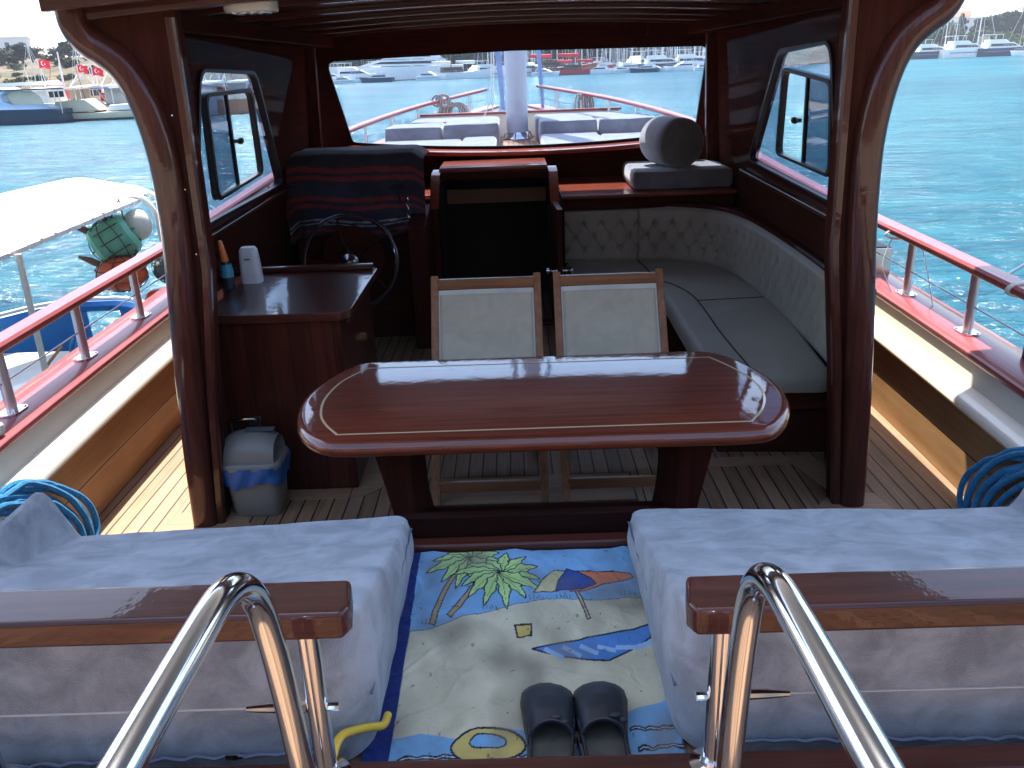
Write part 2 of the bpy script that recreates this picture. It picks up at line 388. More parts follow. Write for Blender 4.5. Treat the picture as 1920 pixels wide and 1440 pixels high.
camber(zb, lambda x: zc(x) - 0.002, 3.20, 3.27, [-1.53 + 3.06 * i / 24 for i in range(25)]).build('roof_beam', M['mah_x'], dh, bevel=0.005)
for y in (3.85, 4.45, 5.05, 5.65, 6.25, 6.7):
    camber(lambda x: zc(x) - 0.028, lambda x: zc(x) - 0.002, y, y + 0.05, [-1.42 + 2.84 * i / 24 for i in range(25)]).build('roof_beam', M['mah_x'], dh, bevel=0.004)
for s in (-1, 1):
    o = 0.0 if s < 0 else 0.012
    path = [(1.417, 0), (1.400, .35), (1.365, .8), (1.328, 1.19), (1.315, 1.45), (1.322, 1.62), (1.352, 1.78), (1.40, 1.885), (1.462, 1.945), (1.515, 1.985), (1.545, 2.045), (1.548, 2.12)]
    P = smooth_path([(s * (x + o), 3.235, z) for x, z in path], 5)
    pm = MB()
    rs = []
    for i, p in enumerate(P):
        d = (P[min(i + 1, len(P) - 1)] - P[max(i - 1, 0)]).normalized(); sd = Vector((d.z, 0, -d.x))
        R = []
        for k in range(20):
            a = 2 * pi * k / 20; c_, s_ = cos(a), sin(a)
            c_ = math.copysign(abs(c_) ** 0.62, c_); s_ = math.copysign(abs(s_) ** 0.62, s_)
            R.append(p + sd * 0.056 * c_ + Vector((0, 1, 0)) * 0.068 * s_)
        rs.append(R)
    pl = pm.rings(rs).build('pillar', M['mah_z'], dh)
    web = [(1.42, 0.0), (1.40, .35), (1.365, .8), (1.33, 1.19), (1.315, 1.45), (1.325, 1.62), (1.355, 1.78), (1.40, 1.885), (1.462, 1.945), (1.515, 1.985), (1.545, 2.045), (1.548, 2.07),
           (1.19, 2.08), (1.195, 1.75), (1.212, 1.14), (1.28, .6), (1.336, 0.0)]
    MB().prism([(s * (x + o), z) for x, z in web], 'y', 3.225, 3.285).build('pillar_web', M['dark_z'], dh, smooth=False)
    rib = [(1.336, 0.0), (1.28, .6), (1.212, 1.14), (1.195, 1.75), (1.19, 2.05)]
    MB().rings([[(s * (x + o + a), 3.225 + b, z) for a, b in ((-0.004, 0), (-0.004, -0.02), (0.004, -0.028), (0.028, -0.028), (0.034, -0.02), (0.034, 0))] for x, z in rib]).build('moulding', M['mah_z'], dh)
    # side wall with window opening
    if s < 0:
        win = [(4.09, 1.885), (5.14, 1.87), (5.77, 1.15), (3.93, 1.165)]
        sw = [(4.15, 1.776), (5.03, 1.78), (5.225, 1.282), (4.26, 1.251)]; op = (4.565, 4.72)
        latch = (4.69, 1.517)
    else:
        win = [(4.00, 1.905), (4.90, 1.882), (5.72, 1.20), (3.93, 1.172)]
        sw = [(3.99, 1.736), (4.82, 1.79), (5.01, 1.306), (4.02, 1.293)]; op = (4.42, 4.535)
        latch = (4.56, 1.527)
    wl = round_poly(win, 0.10); t3 = lambda y, z, d: (s * (WX(y, z) + d), y, z)
    cs = MB(); ysr = [3.286 + 0.0515 * i for i in range(11)]
    def wc(y, z): return WX(y, z) - 0.23 * max(0, (3.80 - y) / 0.514) ** 1.5 * (1 if z < 1.2 else 0.75)
    cs.rings([[(s * (wc(y, z) + d), y, z) for z, d in [(q * 0.21, 0.0) for q in range(11)] + [(q * 0.21, 0.05) for q in range(10, -1, -1)]] for y in ysr])
    cs.build('corner_panel', M['dark_z'], dh)
    wp = MB().hole_panel([(3.801, 0.0), (7.0, 0.0), (6.78, 2.10), (3.801, 2.10)], wl, t3, 0.05).build('side_wall', M['dark_y'], dh, smooth=False)
    cyz = (sum(p[0] for p in win) / 4, sum(p[1] for p in win) / 4)
    def inset(loop, k, c): return [(c[0] + (p[0] - c[0]) * (1 - k / max(0.05, abs(p[0] - c[0]) + abs(p[1] - c[1]))), c[1] + (p[1] - c[1]) * (1 - k / max(0.05, abs(p[0] - c[0]) + abs(p[1] - c[1])))) for p in loop]
    wf = MB().hole_panel(wl, inset(wl, 0.035, cyz), lambda y, z, d: t3(y, z, d - 0.012), 0.03).build('window_frame', M['blackgloss'], dh, smooth=False)
    scy = (sum(p[0] for p in sw) / 4, sum(p[1] for p in sw) / 4)
    sl_ = round_poly(sw, 0.07); si = inset(sl_, 0.05, scy)
    MB().hole_panel(wl, sl_, lambda y, z, d: t3(y, z, d + 0.008), 0.005).build('pane', M['tint'], wf, smooth=False)
    MB().hole_panel(sl_, si, lambda y, z, d: t3(y, z, d - 0.014), 0.035).build('hatch_frame', M['blackgloss'], wf, bevel=0.004)
    a, b = op
    qt = lambda z: a + (b - a) * (1.77 - z) / 0.48
    slide = [(min(p[0], qt(p[1])), p[1]) for p in si]
    MB().prism([(0, 0), (0.001, 0), (0, 0.001)], 'x', 0, 0.001)
    m = MB(); n = len(slide); ring = [t3(p[0], p[1], 0.012) for p in slide]; ring2 = [t3(p[0], p[1], 0.017) for p in slide]
    m.rings([ring, ring2]).build('sliding_pane', M['tint2'], wf, smooth=False)
    m = MB(); zt, zb_ = max(p[1] for p in si) , min(p[1] for p in si)
    m.rings([[t3(qt(z) + dy, z, d) for dy, d in ((-0.012, 0.004), (0.012, 0.004), (0.012, 0.022), (-0.012, 0.022))] for z in (zt, zb_)]).build('slide_stile', M['blackgloss'], wf, smooth=False)
    lt = MB().sphere(t3(latch[0], latch[1], -0.02), 0.026, 0.7, 1.3, 0.7, 12, 8); lt.beam(t3(latch[0] - 0.02, latch[1], 0.01), t3(latch[0], latch[1], -0.02), 0.02, 0.02)
    lt.build('latch', M['black'], wf)
    # ledge under window and header over it
    MB().rings([[(s * (WX(y, z0) + dx), y, z0 + dz) for dx, dz in ((0.0, 0), (-0.035, 0.0), (-0.035, -0.022), (0, -0.03))] for y, z0 in ((3.80, 1.125), (5.9, 1.125))]).build('window_ledge', M['mah_y'], dh, bevel=0.004)
    MB().box(*(sorted((s * 1.33, s * 1.47))), 3.28, 6.9, 2.02, 2.10).build('roof_carling', M['dark_y'], dh, bevel=0.006)
# screws of the port wall strip
m = MB()
for z in (1.72, 1.45, 1.2): m.sphere((-1.24 - 0.02, 3.222, z - 0.0), 0.006)
m.build('screw', M['steel'], dh)

# windshield wall
def WY(z): return 7.0 - 0.29 * (z - 1.25)
def t3w(x, z, d): return (x, WY(z) + d, z)
bot = [(-1.335 + 2.815 * i / 12, 1.297 - 0.071 * (1 - ((i - 6) / 6) ** 2) - 0.012 * i / 12) for i in range(13)]
wl = bot[1:-1]
wl = round_poly([bot[0]], 0) [:0] + [(-1.325, 1.33), (-1.318, 1.305), (-1.29, 1.293)] + bot[1:-1] + [(1.44, 1.283), (1.475, 1.292), (1.487, 1.32), (1.515, 1.90), (1.505, 1.935), (1.47, 1.948), (0.0, 1.965), (-1.37, 1.937), (-1.412, 1.92), (-1.42, 1.88)]
MB().hole_panel([(-1.66, 0.95), (1.66, 0.95), (1.60, 2.16), (-1.60, 2.16)], wl, t3w, 0.06).build('windshield_wall', M['dark_x'], dh, smooth=False)
c0 = (0.07, 1.6)
def ins(loop, k):
    return [(p[0] - math.copysign(k, p[0] - c0[0]) * min(1, abs(p[0] - c0[0]) / 0.3), p[1] - math.copysign(k, p[1] - c0[1])) for p in loop]
wf = MB().hole_panel(wl, ins(wl, 0.014), lambda x, z, d: t3w(x, z, d + 0.01), 0.03).build('windshield_frame', M['blackgloss'], dh, smooth=False)
m = MB(); m.rings([[t3w(x, z, 0.02) for x, z in wl], [t3w(x, z, 0.026) for x, z in wl]]); m.build('windshield', M['glass'], wf, smooth=False)
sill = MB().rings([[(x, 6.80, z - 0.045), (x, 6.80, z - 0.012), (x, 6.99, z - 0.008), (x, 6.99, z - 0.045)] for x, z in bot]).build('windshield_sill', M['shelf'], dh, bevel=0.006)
for s in (-1, 1):   # corner posts leaning beside the windshield
    MB().beam((s * 1.60, 6.86, 0.95), (s * 1.50, 6.62, 2.12), 0.12, 0.06, (0, 1, 0)).build('corner_post', M['mah_z'], dh, bevel=0.01)
MB().rings([[(1.03, 6.74, 2.02), (1.04, 6.735, 2.02), (1.04, 6.735, 2.12), (1.03, 6.74, 2.12)], [(1.03, 6.75, 2.02), (1.04, 6.75, 2.02), (1.04, 6.75, 2.12), (1.03, 6.75, 2.12)]]).build('joint_strip', M['mah_z'], dh, smooth=False)

MB().box(-1.66, -0.61, 7.0, 7.04, -0.4, 0.949).box(0.31, 1.66, 7.0, 7.04, -0.4, 0.949).build('bulkhead', M['dark_x'], dh, smooth=False)
# ceiling lamp
cl = thing('ceiling_light', (-0.96, 3.42, 2.10), 'white oval ceiling light fixed to the underside of the roof', 'light')
MB().prism([(-0.97 + a, 3.42 + b) for a, b in rrect(0.20, 0.15, 0.07)], 'z', 2.068, 2.13).build('housing', M['white'], cl, bevel=0.01, seg=3)
m = MB()
for i in range(4): m.box(-1.03 + i * 0.035, -1.012 + i * 0.035, 3.37, 3.47, 2.063, 2.070)
m.build('louvre', M['steel_rough'], cl, smooth=False)

# ---------------------------------------------------------------- helm dashboard shelves, hatch, doorway
da = thing('dashboard', (0.95, 6.4, 0.95), 'mahogany shelf under the windshield to starboard of the hatch', 'shelf')
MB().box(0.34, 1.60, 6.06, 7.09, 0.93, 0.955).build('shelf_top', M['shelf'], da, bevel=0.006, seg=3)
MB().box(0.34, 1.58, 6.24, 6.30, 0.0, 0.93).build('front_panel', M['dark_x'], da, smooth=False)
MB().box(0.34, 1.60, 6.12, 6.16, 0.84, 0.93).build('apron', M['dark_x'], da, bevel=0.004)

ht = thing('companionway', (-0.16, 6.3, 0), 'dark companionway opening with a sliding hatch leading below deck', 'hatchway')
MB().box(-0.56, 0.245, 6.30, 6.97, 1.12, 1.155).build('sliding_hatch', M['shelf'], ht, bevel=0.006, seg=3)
MB().box(-0.57, 0.255, 6.31, 6.35, 1.06, 1.118).build('hatch_front', M['dark_x'], ht, bevel=0.004)
for s, x0 in ((-1, -0.60), (1, 0.262)):
    MB().prism([(6.30, 1.10), (6.30, 0.0), (5.98, 0.0), (5.98, 0.90), (6.20, 1.10)], 'x', x0, x0 + 0.04).build('hatch_cheek', M['dark_z'], ht, smooth=False)
    MB().prism([(5.975, 0.903), (6.20, 1.105), (6.42, 1.12), (6.42, 1.132), (6.195, 1.118), (5.965, 0.912)], 'x', x0 - 0.012, x0 + 0.052).build('cheek_cap', M['shelf'], ht, smooth=False)
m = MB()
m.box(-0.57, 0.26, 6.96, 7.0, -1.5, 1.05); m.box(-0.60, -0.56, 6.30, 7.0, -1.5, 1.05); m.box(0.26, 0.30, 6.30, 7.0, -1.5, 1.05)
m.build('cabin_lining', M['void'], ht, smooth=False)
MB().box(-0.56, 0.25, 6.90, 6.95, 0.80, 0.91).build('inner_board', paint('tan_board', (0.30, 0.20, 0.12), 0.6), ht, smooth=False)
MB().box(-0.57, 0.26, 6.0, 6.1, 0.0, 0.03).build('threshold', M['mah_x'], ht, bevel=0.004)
# black pit behind the sill
dr = thing('cabin_door', (0.30, 6.0, 0.0), 'dark wooden cabin door standing open with a chrome knob on each face', 'door')
MB().beam((0.275, 6.00, 0.47), (0.295, 5.62, 0.47), 0.035, 0.90).build('door_leaf', M['dark_z'], dr, bevel=0.004)
MB().beam((0.275, 6.00, 0.927), (0.296, 5.61, 0.927), 0.04, 0.014).build('door_cap', M['mah_y'], dr, bevel=0.003)
for s in (-1, 1):
    k = MB().lathe([(0.026, 0), (0.026, 0.006), (0.010, 0.010), (0.010, 0.035), (0.024, 0.045), (0.028, 0.06), (0.02, 0.075), (0.002, 0.078)], (0, 0, 0), 'x', 16)
    k.v = [(0.293 + s * (0.018 + v[0]), 5.67 + v[1], 0.50 + v[2]) for v in k.v]
    k.build('knob', M['steel'], dr)
ky = thing('key_ring', (0.375, 5.665, 0.46), 'small key with a yellow green tag hanging from the cabin door lock', 'key')
MB().tube([(0.375 + 0.014 * cos(a), 5.66, 0.485 + 0.014 * sin(a)) for a in [2 * pi * k / 14 for k in range(14)]], 0.002, 6, True).build('ring', M['steel'], ky)
MB().prism([(0.385 + a, 0.445 + b) for a, b in rrect(0.028, 0.036, 0.012)], 'y', 5.655, 5.662).build('tag', paint('key_tag', (0.55, 0.70, 0.06), 0.4), ky, smooth=False)

# ---------------------------------------------------------------- helm console, wheel, towel, levers
hc = thing('helm_console', (-1.1, 6.0, 0), 'dark mahogany helm console under the striped towel', 'console')
MB().prism([(5.86, 0.0), (5.86, 0.80), (5.92, 1.24), (6.05, 1.30), (6.40, 1.30), (6.40, 0.0)], 'x', -1.56, -0.72).build('cabinet', M['dark_x'], hc, bevel=0.01)
MB().prism([(5.55, 0.0), (5.55, 0.86), (5.98, 0.94), (6.35, 0.94), (6.35, 0.0)], 'x', -0.73, -0.605).build('side_cheek', M['dark_z'], hc, bevel=0.008)
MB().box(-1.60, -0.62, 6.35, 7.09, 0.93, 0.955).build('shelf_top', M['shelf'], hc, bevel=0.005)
MB().box(-1.56, -0.74, 5.83, 5.862, 0.775, 0.80).build('ledge', M['mah_x'], hc, bevel=0.004)
for (x, z) in ((-1.36, 0.66), (-1.18, 0.69), (-0.92, 0.70)):
    MB().lathe([(0.045, 0), (0.045, -0.012), (0.038, -0.016), (0.036, -0.010), (0.001, -0.010)], (x, 5.86, z), 'y').build('gauge', M['blackgloss'], hc)
wh = thing('steering_wheel', (-1.12, 5.5, 0.65), 'dark rimmed steering wheel with chrome hub in front of the helm console', 'steering wheel')
cxw, cyw, czw, R = -1.12, 5.50, 0.655, 0.315
tl = 0.20
def wp_(r, a, d=0): return (cxw + r * cos(a), cyw - 0.0 + r * sin(a) * tl - d, czw + r * sin(a) * 0.98)
MB().tube([wp_(R, 2 * pi * k / 48) for k in range(48)], 0.014, 10, True).build('rim', paint('dark_rim', (0.03, 0.03, 0.04), 0.15, coat=1.0), wh)
MB().tube([wp_(R - 0.012, 2 * pi * k / 48, 0.012) for k in range(48)], 0.004, 6, True).build('rim_trim', M['steel'], wh)
for k in range(5):
    a = pi / 2 + 2 * pi * k / 5 + 0.25
    MB().tube([wp_(0.05, a, -0.03), wp_(0.16, a + 0.12, -0.02), wp_(R, a, 0)], [0.014, 0.010, 0.008], 8).build('spoke', M['dark_z'], wh)
MB().lathe([(0.002, -0.10), (0.022, -0.095), (0.028, -0.075), (0.035, -0.06), (0.062, -0.045), (0.068, -0.02), (0.05, 0.0), (0.03, 0.30)], (cxw, cyw, czw), 'y', 24).build('hub', M['steel_rough'], wh)
MB().lathe([(0.21, 0.02), (0.215, 0.035), (0.20, 0.05), (0.17, 0.05)], (cxw, cyw + 0.10, czw), 'y', 40).build('disc', M['dark_x'], wh)

# striped towel over the console: a sheet draped over the top and down the sloping face
def tow(u, v, off=0.0):
    """u across 0..1, v from the back of the top (0) down to the hem (1)"""
    x = lerp(-1.64, -0.63, u)
    prof = [(0.0, (6.40, 1.325)), (0.28, (6.06, 1.33)), (0.34, (5.95, 1.31)), (0.39, (5.90, 1.25)), (0.8, (5.84, 0.88)), (1.0, (5.825, 0.76))]
    y = interp([(p, q[0]) for p, q in prof], v); z = interp([(p, q[1]) for p, q in prof], v)
    e = max(0, 0.5 - abs(u - 0.5)); edge = exp(-((e / 0.03) ** 2))
    z -= 0.05 * exp(-(e / 0.05) ** 2)
    fall = max(0, v - 0.45)
    y -= fall * 0.10 * (0.5 + 0.5 * sin(u * 17 + 2.0 * sin(v * 5) + 1.5 * sin(u * 6))) * (1 - 0.6 * u if u < 0.8 else 1.3) + 0.004 * sin(u * 43 + v * 9)
    z += 0.018 * sin(u * 7) * v + (0.05 * max(0, u - 0.62) * 2.6 if v > 0.6 else 0) * (v - 0.6) * 2.5
    x += 0.02 * sin(v * 9 + u * 3) * (1 - u) - 0.035 * v * (1 - u) * 0 + 0.03 * (1 - u) * v
    nn = noise.noise(Vector((u * 9, v * 9, 3))) * 0.028 * (0.3 + v)
    return Vector((x, y - off + nn, z + off * 0.6))
m = MB().grid(tow, 90, 90)
tw = m.build('striped_towel', None, smooth=True, label='navy towel with red and white stripes draped over the helm console', cat='towel')
NAVY, RED, WHT = (0.045, 0.046, 0.066), (0.26, 0.045, 0.05), (0.42, 0.42, 0.47)
def stripe(v):
    for a, b in ((0.415, 0.452), (0.475, 0.510), (0.635, 0.665), (0.695, 0.725), (0.92, 0.955), (0.10, 0.13), (0.17, 0.20)):
        if a < v < b: return RED
    for a, b in ((0.812, 0.828), (0.853, 0.868)):
        if a < v < b: return WHT
    return NAVY
def vcol(o, fn):
    """woven or printed colours stored per corner from the position in the sheet"""
    me = o.data; ca = me.color_attributes.new('print', 'FLOAT_COLOR', 'POINT')
    buf = []
    for i in range(len(me.vertices)): buf += [*fn(i), 1.0]
    ca.data.foreach_set('color', buf)
def printed(name, rough=0.95, bmp=0.3, bsc=300, sheen=0.2, cr=0.0):
    m, T, B = nt(name); a = T.nodes.new("ShaderNodeAttribute"); a.attribute_name = 'print'
    v = coords(T)
    T.links.new(mixc(T, 1.0, a.outputs['Color'], ramp(T, noise_n(T, v, 7, 4), [(0.3, (0.78, 0.78, 0.76)), (0.7, (1.05, 1.05, 1.05))]), 'MULTIPLY'), B.inputs['Base Color'])
    setp(B, rough=rough, sheen=sheen, spec=0.1); h = noise_n(T, v, bsc, 2)
    if cr: h = mth(T, 'ADD', h, mth(T, 'MULTIPLY', noise_n(T, v, 14, 3, 0.5, 1.2), cr))
    bump(T, B, h, bmp, 0.003); return m
vcol(tw, lambda i: stripe((i // 91) / 90 + 0.008 * sin((i % 91) * 0.13)))
tw.data.materials.append(printed('towel_weave'))
md = tw.modifiers.new('thick', 'SOLIDIFY'); md.thickness = 0.006

# small dark items at the console's right: lever and a key on a coil
lv = thing('throttle_lever', (-0.80, 5.8, 1.0), 'black throttle lever with a T handle at the right of the towel', 'lever')
MB().tube([(-0.80, 5.82, 0.98), (-0.80, 5.80, 1.05), (-0.805, 5.78, 1.10)], 0.008, 8).build('stem', M['steel_rough'], lv)
MB().tube([(-0.86, 5.78, 1.105), (-0.75, 5.78, 1.11)], 0.014, 10).build('grip', M['black'], lv)
kc = thing('key_chain', (-0.74, 5.72, 0.7), 'bunch of keys hanging on a chain beside the steering wheel', 'keys')
m = MB()
for k in range(9):
    z = 1.02 - k * 0.033
    m.tube([(-0.735 + 0.011 * cos(a) * (k % 2), 5.74 + 0.011 * cos(a) * (1 - k % 2), z + 0.02 * sin(a)) for a in [2 * pi * q / 10 for q in range(10)]], 0.0028, 5, True)
m.build('chain', M['steel'], kc)
MB().box(-0.745, -0.725, 5.735, 5.738, 0.66, 0.71).build('key', M['steel'], kc, bevel=0.001)

# ================================================================ FURNITURE
# port counter
ct = thing('counter', (-1.12, 3.9, 0), 'low mahogany counter with vertical plank front behind the port pillar', 'cabinet')
MB().box(-1.50, -0.79, 3.50, 4.30, 0.0, 0.835).build('body', M['cabinet'], ct, bevel=0.004)
MB().prism(round_poly([(-1.52, 3.47), (-0.775, 3.47), (-0.74, 3.52), (-0.74, 4.32), (-1.52, 4.32)], [0.005, 0.03, 0.03, 0.03, 0.005], 4), 'z', 0.837, 0.875).build('worktop', M['mah_x'], ct, bevel=0.012, seg=4)
MB().box(-1.50, -0.76, 4.27, 4.31, 0.876, 0.905).build('fiddle_rail', M['mah_x'], ct, bevel=0.006)
MB().prism([(3.44, 0.0), (3.44, 0.55), (3.47, 0.62), (3.498, 0.62), (3.498, 0.0)], 'x', -1.40, -1.345).build('corner_foot', M['dark_z'], ct, bevel=0.006)
MB().box(-0.786, -0.76, 3.56, 3.60, 0.80, 0.83).build('catch', M['steel'], ct, bevel=0.003)
fo = thing('chrome_bracket', (-1.26, 3.49, 0.3), 'square chrome folding bracket on the counter above the bin', 'bracket')
MB().tube([(-1.325, 3.47, 0.22), (-1.325, 3.44, 0.395), (-1.325, 3.44, 0.40), (-1.215, 3.44, 0.40), (-1.21, 3.44, 0.395), (-1.21, 3.47, 0.22)], 0.007, 8).build('bail', M['steel'], fo)
MB().box(-1.255, -1.20, 3.485, 3.497, 0.24, 0.39).build('plate', M['steel_rough'], fo, bevel=0.003)
di = thing('soap_dispenser', (-1.34, 4.10, 0.875), 'white rounded plastic dispenser standing on the counter', 'dispenser')
MB().rings([[(-1.335 + a * k, 4.08 + b * k, 0.876 + h) for a, b in rrect(0.095, 0.075, 0.025)] for h, k in ((0, 1.05), (0.02, 1.08), (0.12, 0.98), (0.165, 0.88), (0.178, 0.7))]).build('case', paint('white_plastic', (0.72, 0.73, 0.76), 0.35, 0.04), di)
MB().box(-1.345, -1.318, 4.028, 4.034, 1.0, 1.004).build('slot', M['black'], di)
sp = thing('spray_bottle', (-1.43, 3.95, 0.875), 'blue spray bottle with orange trigger head next to the white dispenser', 'bottle')
cb = (-1.415, 3.96)
MB().lathe([(0.028, 0), (0.03, 0.01), (0.03, 0.09), (0.024, 0.12), (0.014, 0.14)], (*cb, 0.876), 'z').build('bottle', paint('dark_bottle', (0.02, 0.035, 0.05), 0.25), sp)
MB().lathe([(0.0305, 0.06), (0.0305, 0.10), (0.0255, 0.122)], (*cb, 0.876), 'z').build('label_band', paint('bottle_blue', (0.05, 0.30, 0.42), 0.35), sp)
m = MB().rings([[(cb[0] + a * k - 0.010 * h / 0.09, cb[1] + b * k, 1.012 + h) for a, b in rrect(0.032, 0.05, 0.012)] for h, k in ((0, 0.9), (0.02, 0.85), (0.055, 0.7), (0.09, 0.55), (0.10, 0.4))])
m.build('trigger_head', paint('orange_plastic', (0.80, 0.20, 0.03), 0.35), sp)

# bin
bi = thing('waste_bin', (-1.21, 3.36, 0), 'grey swing lid waste bin with a blue bag showing, beside the port pillar', 'bin')
bx, by = -1.205, 3.34
PL = paint('grey_plastic', (0.27, 0.25, 0.215), 0.4, 0.05)
MB().rings([[(bx + a * k, by + b * k, h) for a, b in rrect(0.245, 0.20, 0.045)] for h, k in ((0.002, 0.82), (0.01, 0.86), (0.10, 0.92), (0.235, 1.02))]).build('bucket', PL, bi)
ld = MB().rings([[(bx + a * k, by + b * k, h) for a, b in rrect(0.26, 0.215, 0.05)] for h, k in ((0.235, 1.04), (0.245, 1.07), (0.262, 1.04), (0.268, 0.99))]).build('rim', PL, bi)
m = MB().grid(lambda u, v: (bx - 0.115 + 0.23 * v, by + 0.095 * cos(pi * u) , 0.262 + 0.125 * sin(pi * u) ** 0.8 * (1 - 0.25 * (abs(v - 0.5) * 2) ** 3)), 20, 12)
m.build('lid', PL, bi)
m = MB().grid(lambda u, v: (bx - 0.05 + 0.13 * v + 0.03 * sin(pi * u * 0.5), by + 0.100 * cos(pi * (0.15 + 0.42 * u)), 0.267 + 0.127 * sin(pi * (0.15 + 0.42 * u)) ** 0.8), 14, 10)
m.build('swing_flap', paint('dark_grey_plastic', (0.16, 0.155, 0.15), 0.35), bi)
BG = paint('blue_bag', (0.03, 0.13, 0.38), 0.45, 0.25, 12, bmp=0.8, bscale=18)
RB = rrect(0.276, 0.232, 0.05, 6); RD = []
for i in range(len(RB)):
    a, b = Vector(RB[i]), Vector(RB[(i + 1) % len(RB)]); n = max(1, int((b - a).length / 0.012)); RD += [a.lerp(b, k / n) for k in range(n)]
m = MB().rings([[(bx + p.x * (1.0 - 0.05 * t + 0.02 * sin(i * 0.9 + t * 5) + 0.018 * sin(i * 0.37 + 2)), by + p.y * (1.0 - 0.05 * t + 0.03 * sin(i * 0.8 + t * 4)), 0.250 - 0.085 * t - (0.014 * sin(i * 0.31) + 0.006 * sin(i * 1.3)) * t) for i, p in enumerate(RD)] for t in (0, 0.15, 0.35, 0.55, 0.75, 0.9, 1.0)], True, False)
m_unused = lambda: MB().grid(lambda u, v: (bx + (0.130 + 0.010 * sin(u * 60) + 0.012 * sin(u * 23 + v * 9) * v) * cos(2 * pi * u) * (1.02 + 0.05 * v), by + (0.105 + 0.010 * sin(u * 71) * v) * sin(2 * pi * u) * (1.02 + 0.05 * v), 0.244 - 0.085 * v - 0.014 * sin(u * 17)), 90, 8, True)
m.build('bin_bag', BG, bi)
m = MB().tube([(bx - 0.13, by - 0.06, 0.20), (bx - 0.16, by - 0.075, 0.185), (bx - 0.185, by - 0.085, 0.16), (bx - 0.215, by - 0.09, 0.135)], [0.03, 0.012, 0.022, 0.028], 10)
m.v = [(v[0] + 0.006 * noise.noise(Vector(v) * 60), v[1], v[2] + 0.008 * noise.noise(Vector(v) * 50)) for v in m.v]
m.build('bag_knot', BG, bi)

# teak margin boards let into the deck
def slab(poly, name, label): MB().prism(poly, 'z', 0.0, 0.004).build(name, M['teak_margin'], kind='structure', smooth=False, origin=(0, 0, 0))
slab([(-1.60, 3.10), (-1.18, 3.10), (-1.24, 3.24), (-1.34, 3.31), (-1.56, 3.31)], 'deck_margin', '')
slab([(1.60, 3.08), (1.22, 3.08), (1.30, 3.22), (1.38, 3.29), (1.56, 3.29)], 'deck_margin', '')
slab([(-1.12, 3.40), (-0.82, 3.40), (-0.82, 3.49), (-1.12, 3.49)], 'deck_margin', '')
slab([(-0.815, 3.40), (-0.74, 3.42), (-0.68, 3.48), (-0.66, 3.56), (-0.66, 4.6), (-0.77, 4.6), (-0.77, 3.50), (-0.815, 3.49)], 'deck_margin', '')
slab([(0.90, 3.60), (1.30, 3.60), (1.30, 3.69), (0.90, 3.69)], 'deck_margin', '')
slab([(1.305, 3.60), (1.38, 3.30), (1.46, 3.30), (1.42, 3.69), (1.305, 3.69)], 'deck_margin', '')

# step board between cockpit and aft deck
sb = thing('step_board', (0, 2.10, 0.55), 'dark upright board with a red trim edge across the front of the aft deck', 'board')
MB().prism([(-1.75, 0.0), (1.75, 0.0), (1.75, 0.547), (0.36, 0.547), (0.36, 0.64), (-0.37, 0.64), (-0.37, 0.547), (-1.75, 0.547)], 'y', 2.092, 2.125).build('board', M['mah_shaded'], sb, bevel=0.004)
MB().box(-0.36, 0.33, 2.040, 2.0905, 0.549, 0.578).build('trim', M['mah_x'], sb, bevel=0.01, seg=3)

dk = thing('deck_hatch', (0.1, 3.45, 0), 'flush teak hatch with a small chrome lift ring in the deck under the table', 'hatch')
MB().box(-0.45, 0.50, 3.30, 3.56, 0.0, 0.005).build('lid', M['teak_margin'], dk, smooth=False)
m = MB()
for a in ((-0.46, 0.51, 3.29, 3.30), (-0.46, 0.51, 3.56, 3.57), (-0.46, -0.45, 3.30, 3.56), (0.50, 0.51, 3.30, 3.56)): m.box(*a, 0.0, 0.0035)
m.build('seam', M['black'], dk, smooth=False)
MB().prism([(0.075 + a, 3.47 + b) for a, b in rrect(0.06, 0.04, 0.015)], 'z', 0.005, 0.009).build('lift_ring', M['steel'], dk, smooth=False)
# sofa
so_ = thing('corner_sofa', (1.2, 5, 0), 'taupe leather corner sofa with buttoned backrest along the starboard side', 'sofa')
base = [(0.36, 6.10), (0.36, 5.62), (0.80, 5.60), (0.95, 5.40), (0.99, 5.1), (0.97, 3.76), (1.50, 3.72), (1.54, 4.6), (1.52, 5.5), (1.42, 5.85), (1.25, 6.02), (1.0, 6.10)]
MB().prism(base, 'z', 0.0, 0.345).build('plinth', M['dark_y'], so_, bevel=0.005)
MB().box(0.97, 1.52, 3.70, 3.722, 0.245, 0.335).build('plinth_rail', M['mah_x'], so_, bevel=0.004)
seat = round_poly([(0.36, 6.17), (0.36, 5.56), (0.78, 5.54), (0.90, 5.36), (0.925, 5.0), (0.905, 3.68), (1.47, 3.64), (1.555, 4.6), (1.545, 5.5), (1.44, 5.85), (1.27, 6.03), (1.0, 6.14)], [0.06, 0.08, 0.09, 0.08, 0.06, 0.08, 0.07, 0.1, 0.12, 0.1, 0.1, 0.06], 4)
def inset_poly(P, k):
    out = []; n = len(P)
    for i in range(n):
        a, b, c = Vector(P[i - 1]), Vector(P[i]), Vector(P[(i + 1) % n])
        d = (c - a); d = d.normalized() if d.length > 1e-6 else Vector((1, 0)); out.append((b.x - d.y * k, b.y + d.x * k))
    return out
area = sum(seat[i - 1][0] * seat[i][1] - seat[i][0] * seat[i - 1][1] for i in range(len(seat)))
sg = 1 if area > 0 else -1
lv_ = [(0.346, 0.012), (0.352, 0.0), (0.40, -0.006), (0.43, 0.0), (0.444, 0.014), (0.451, 0.026), (0.453, 0.036)]
MB().rings([[(p[0], p[1], z) for p in inset_poly(seat, sg * k)] for z, k in lv_]).build('seat', M['leather'], so_)
m = MB()
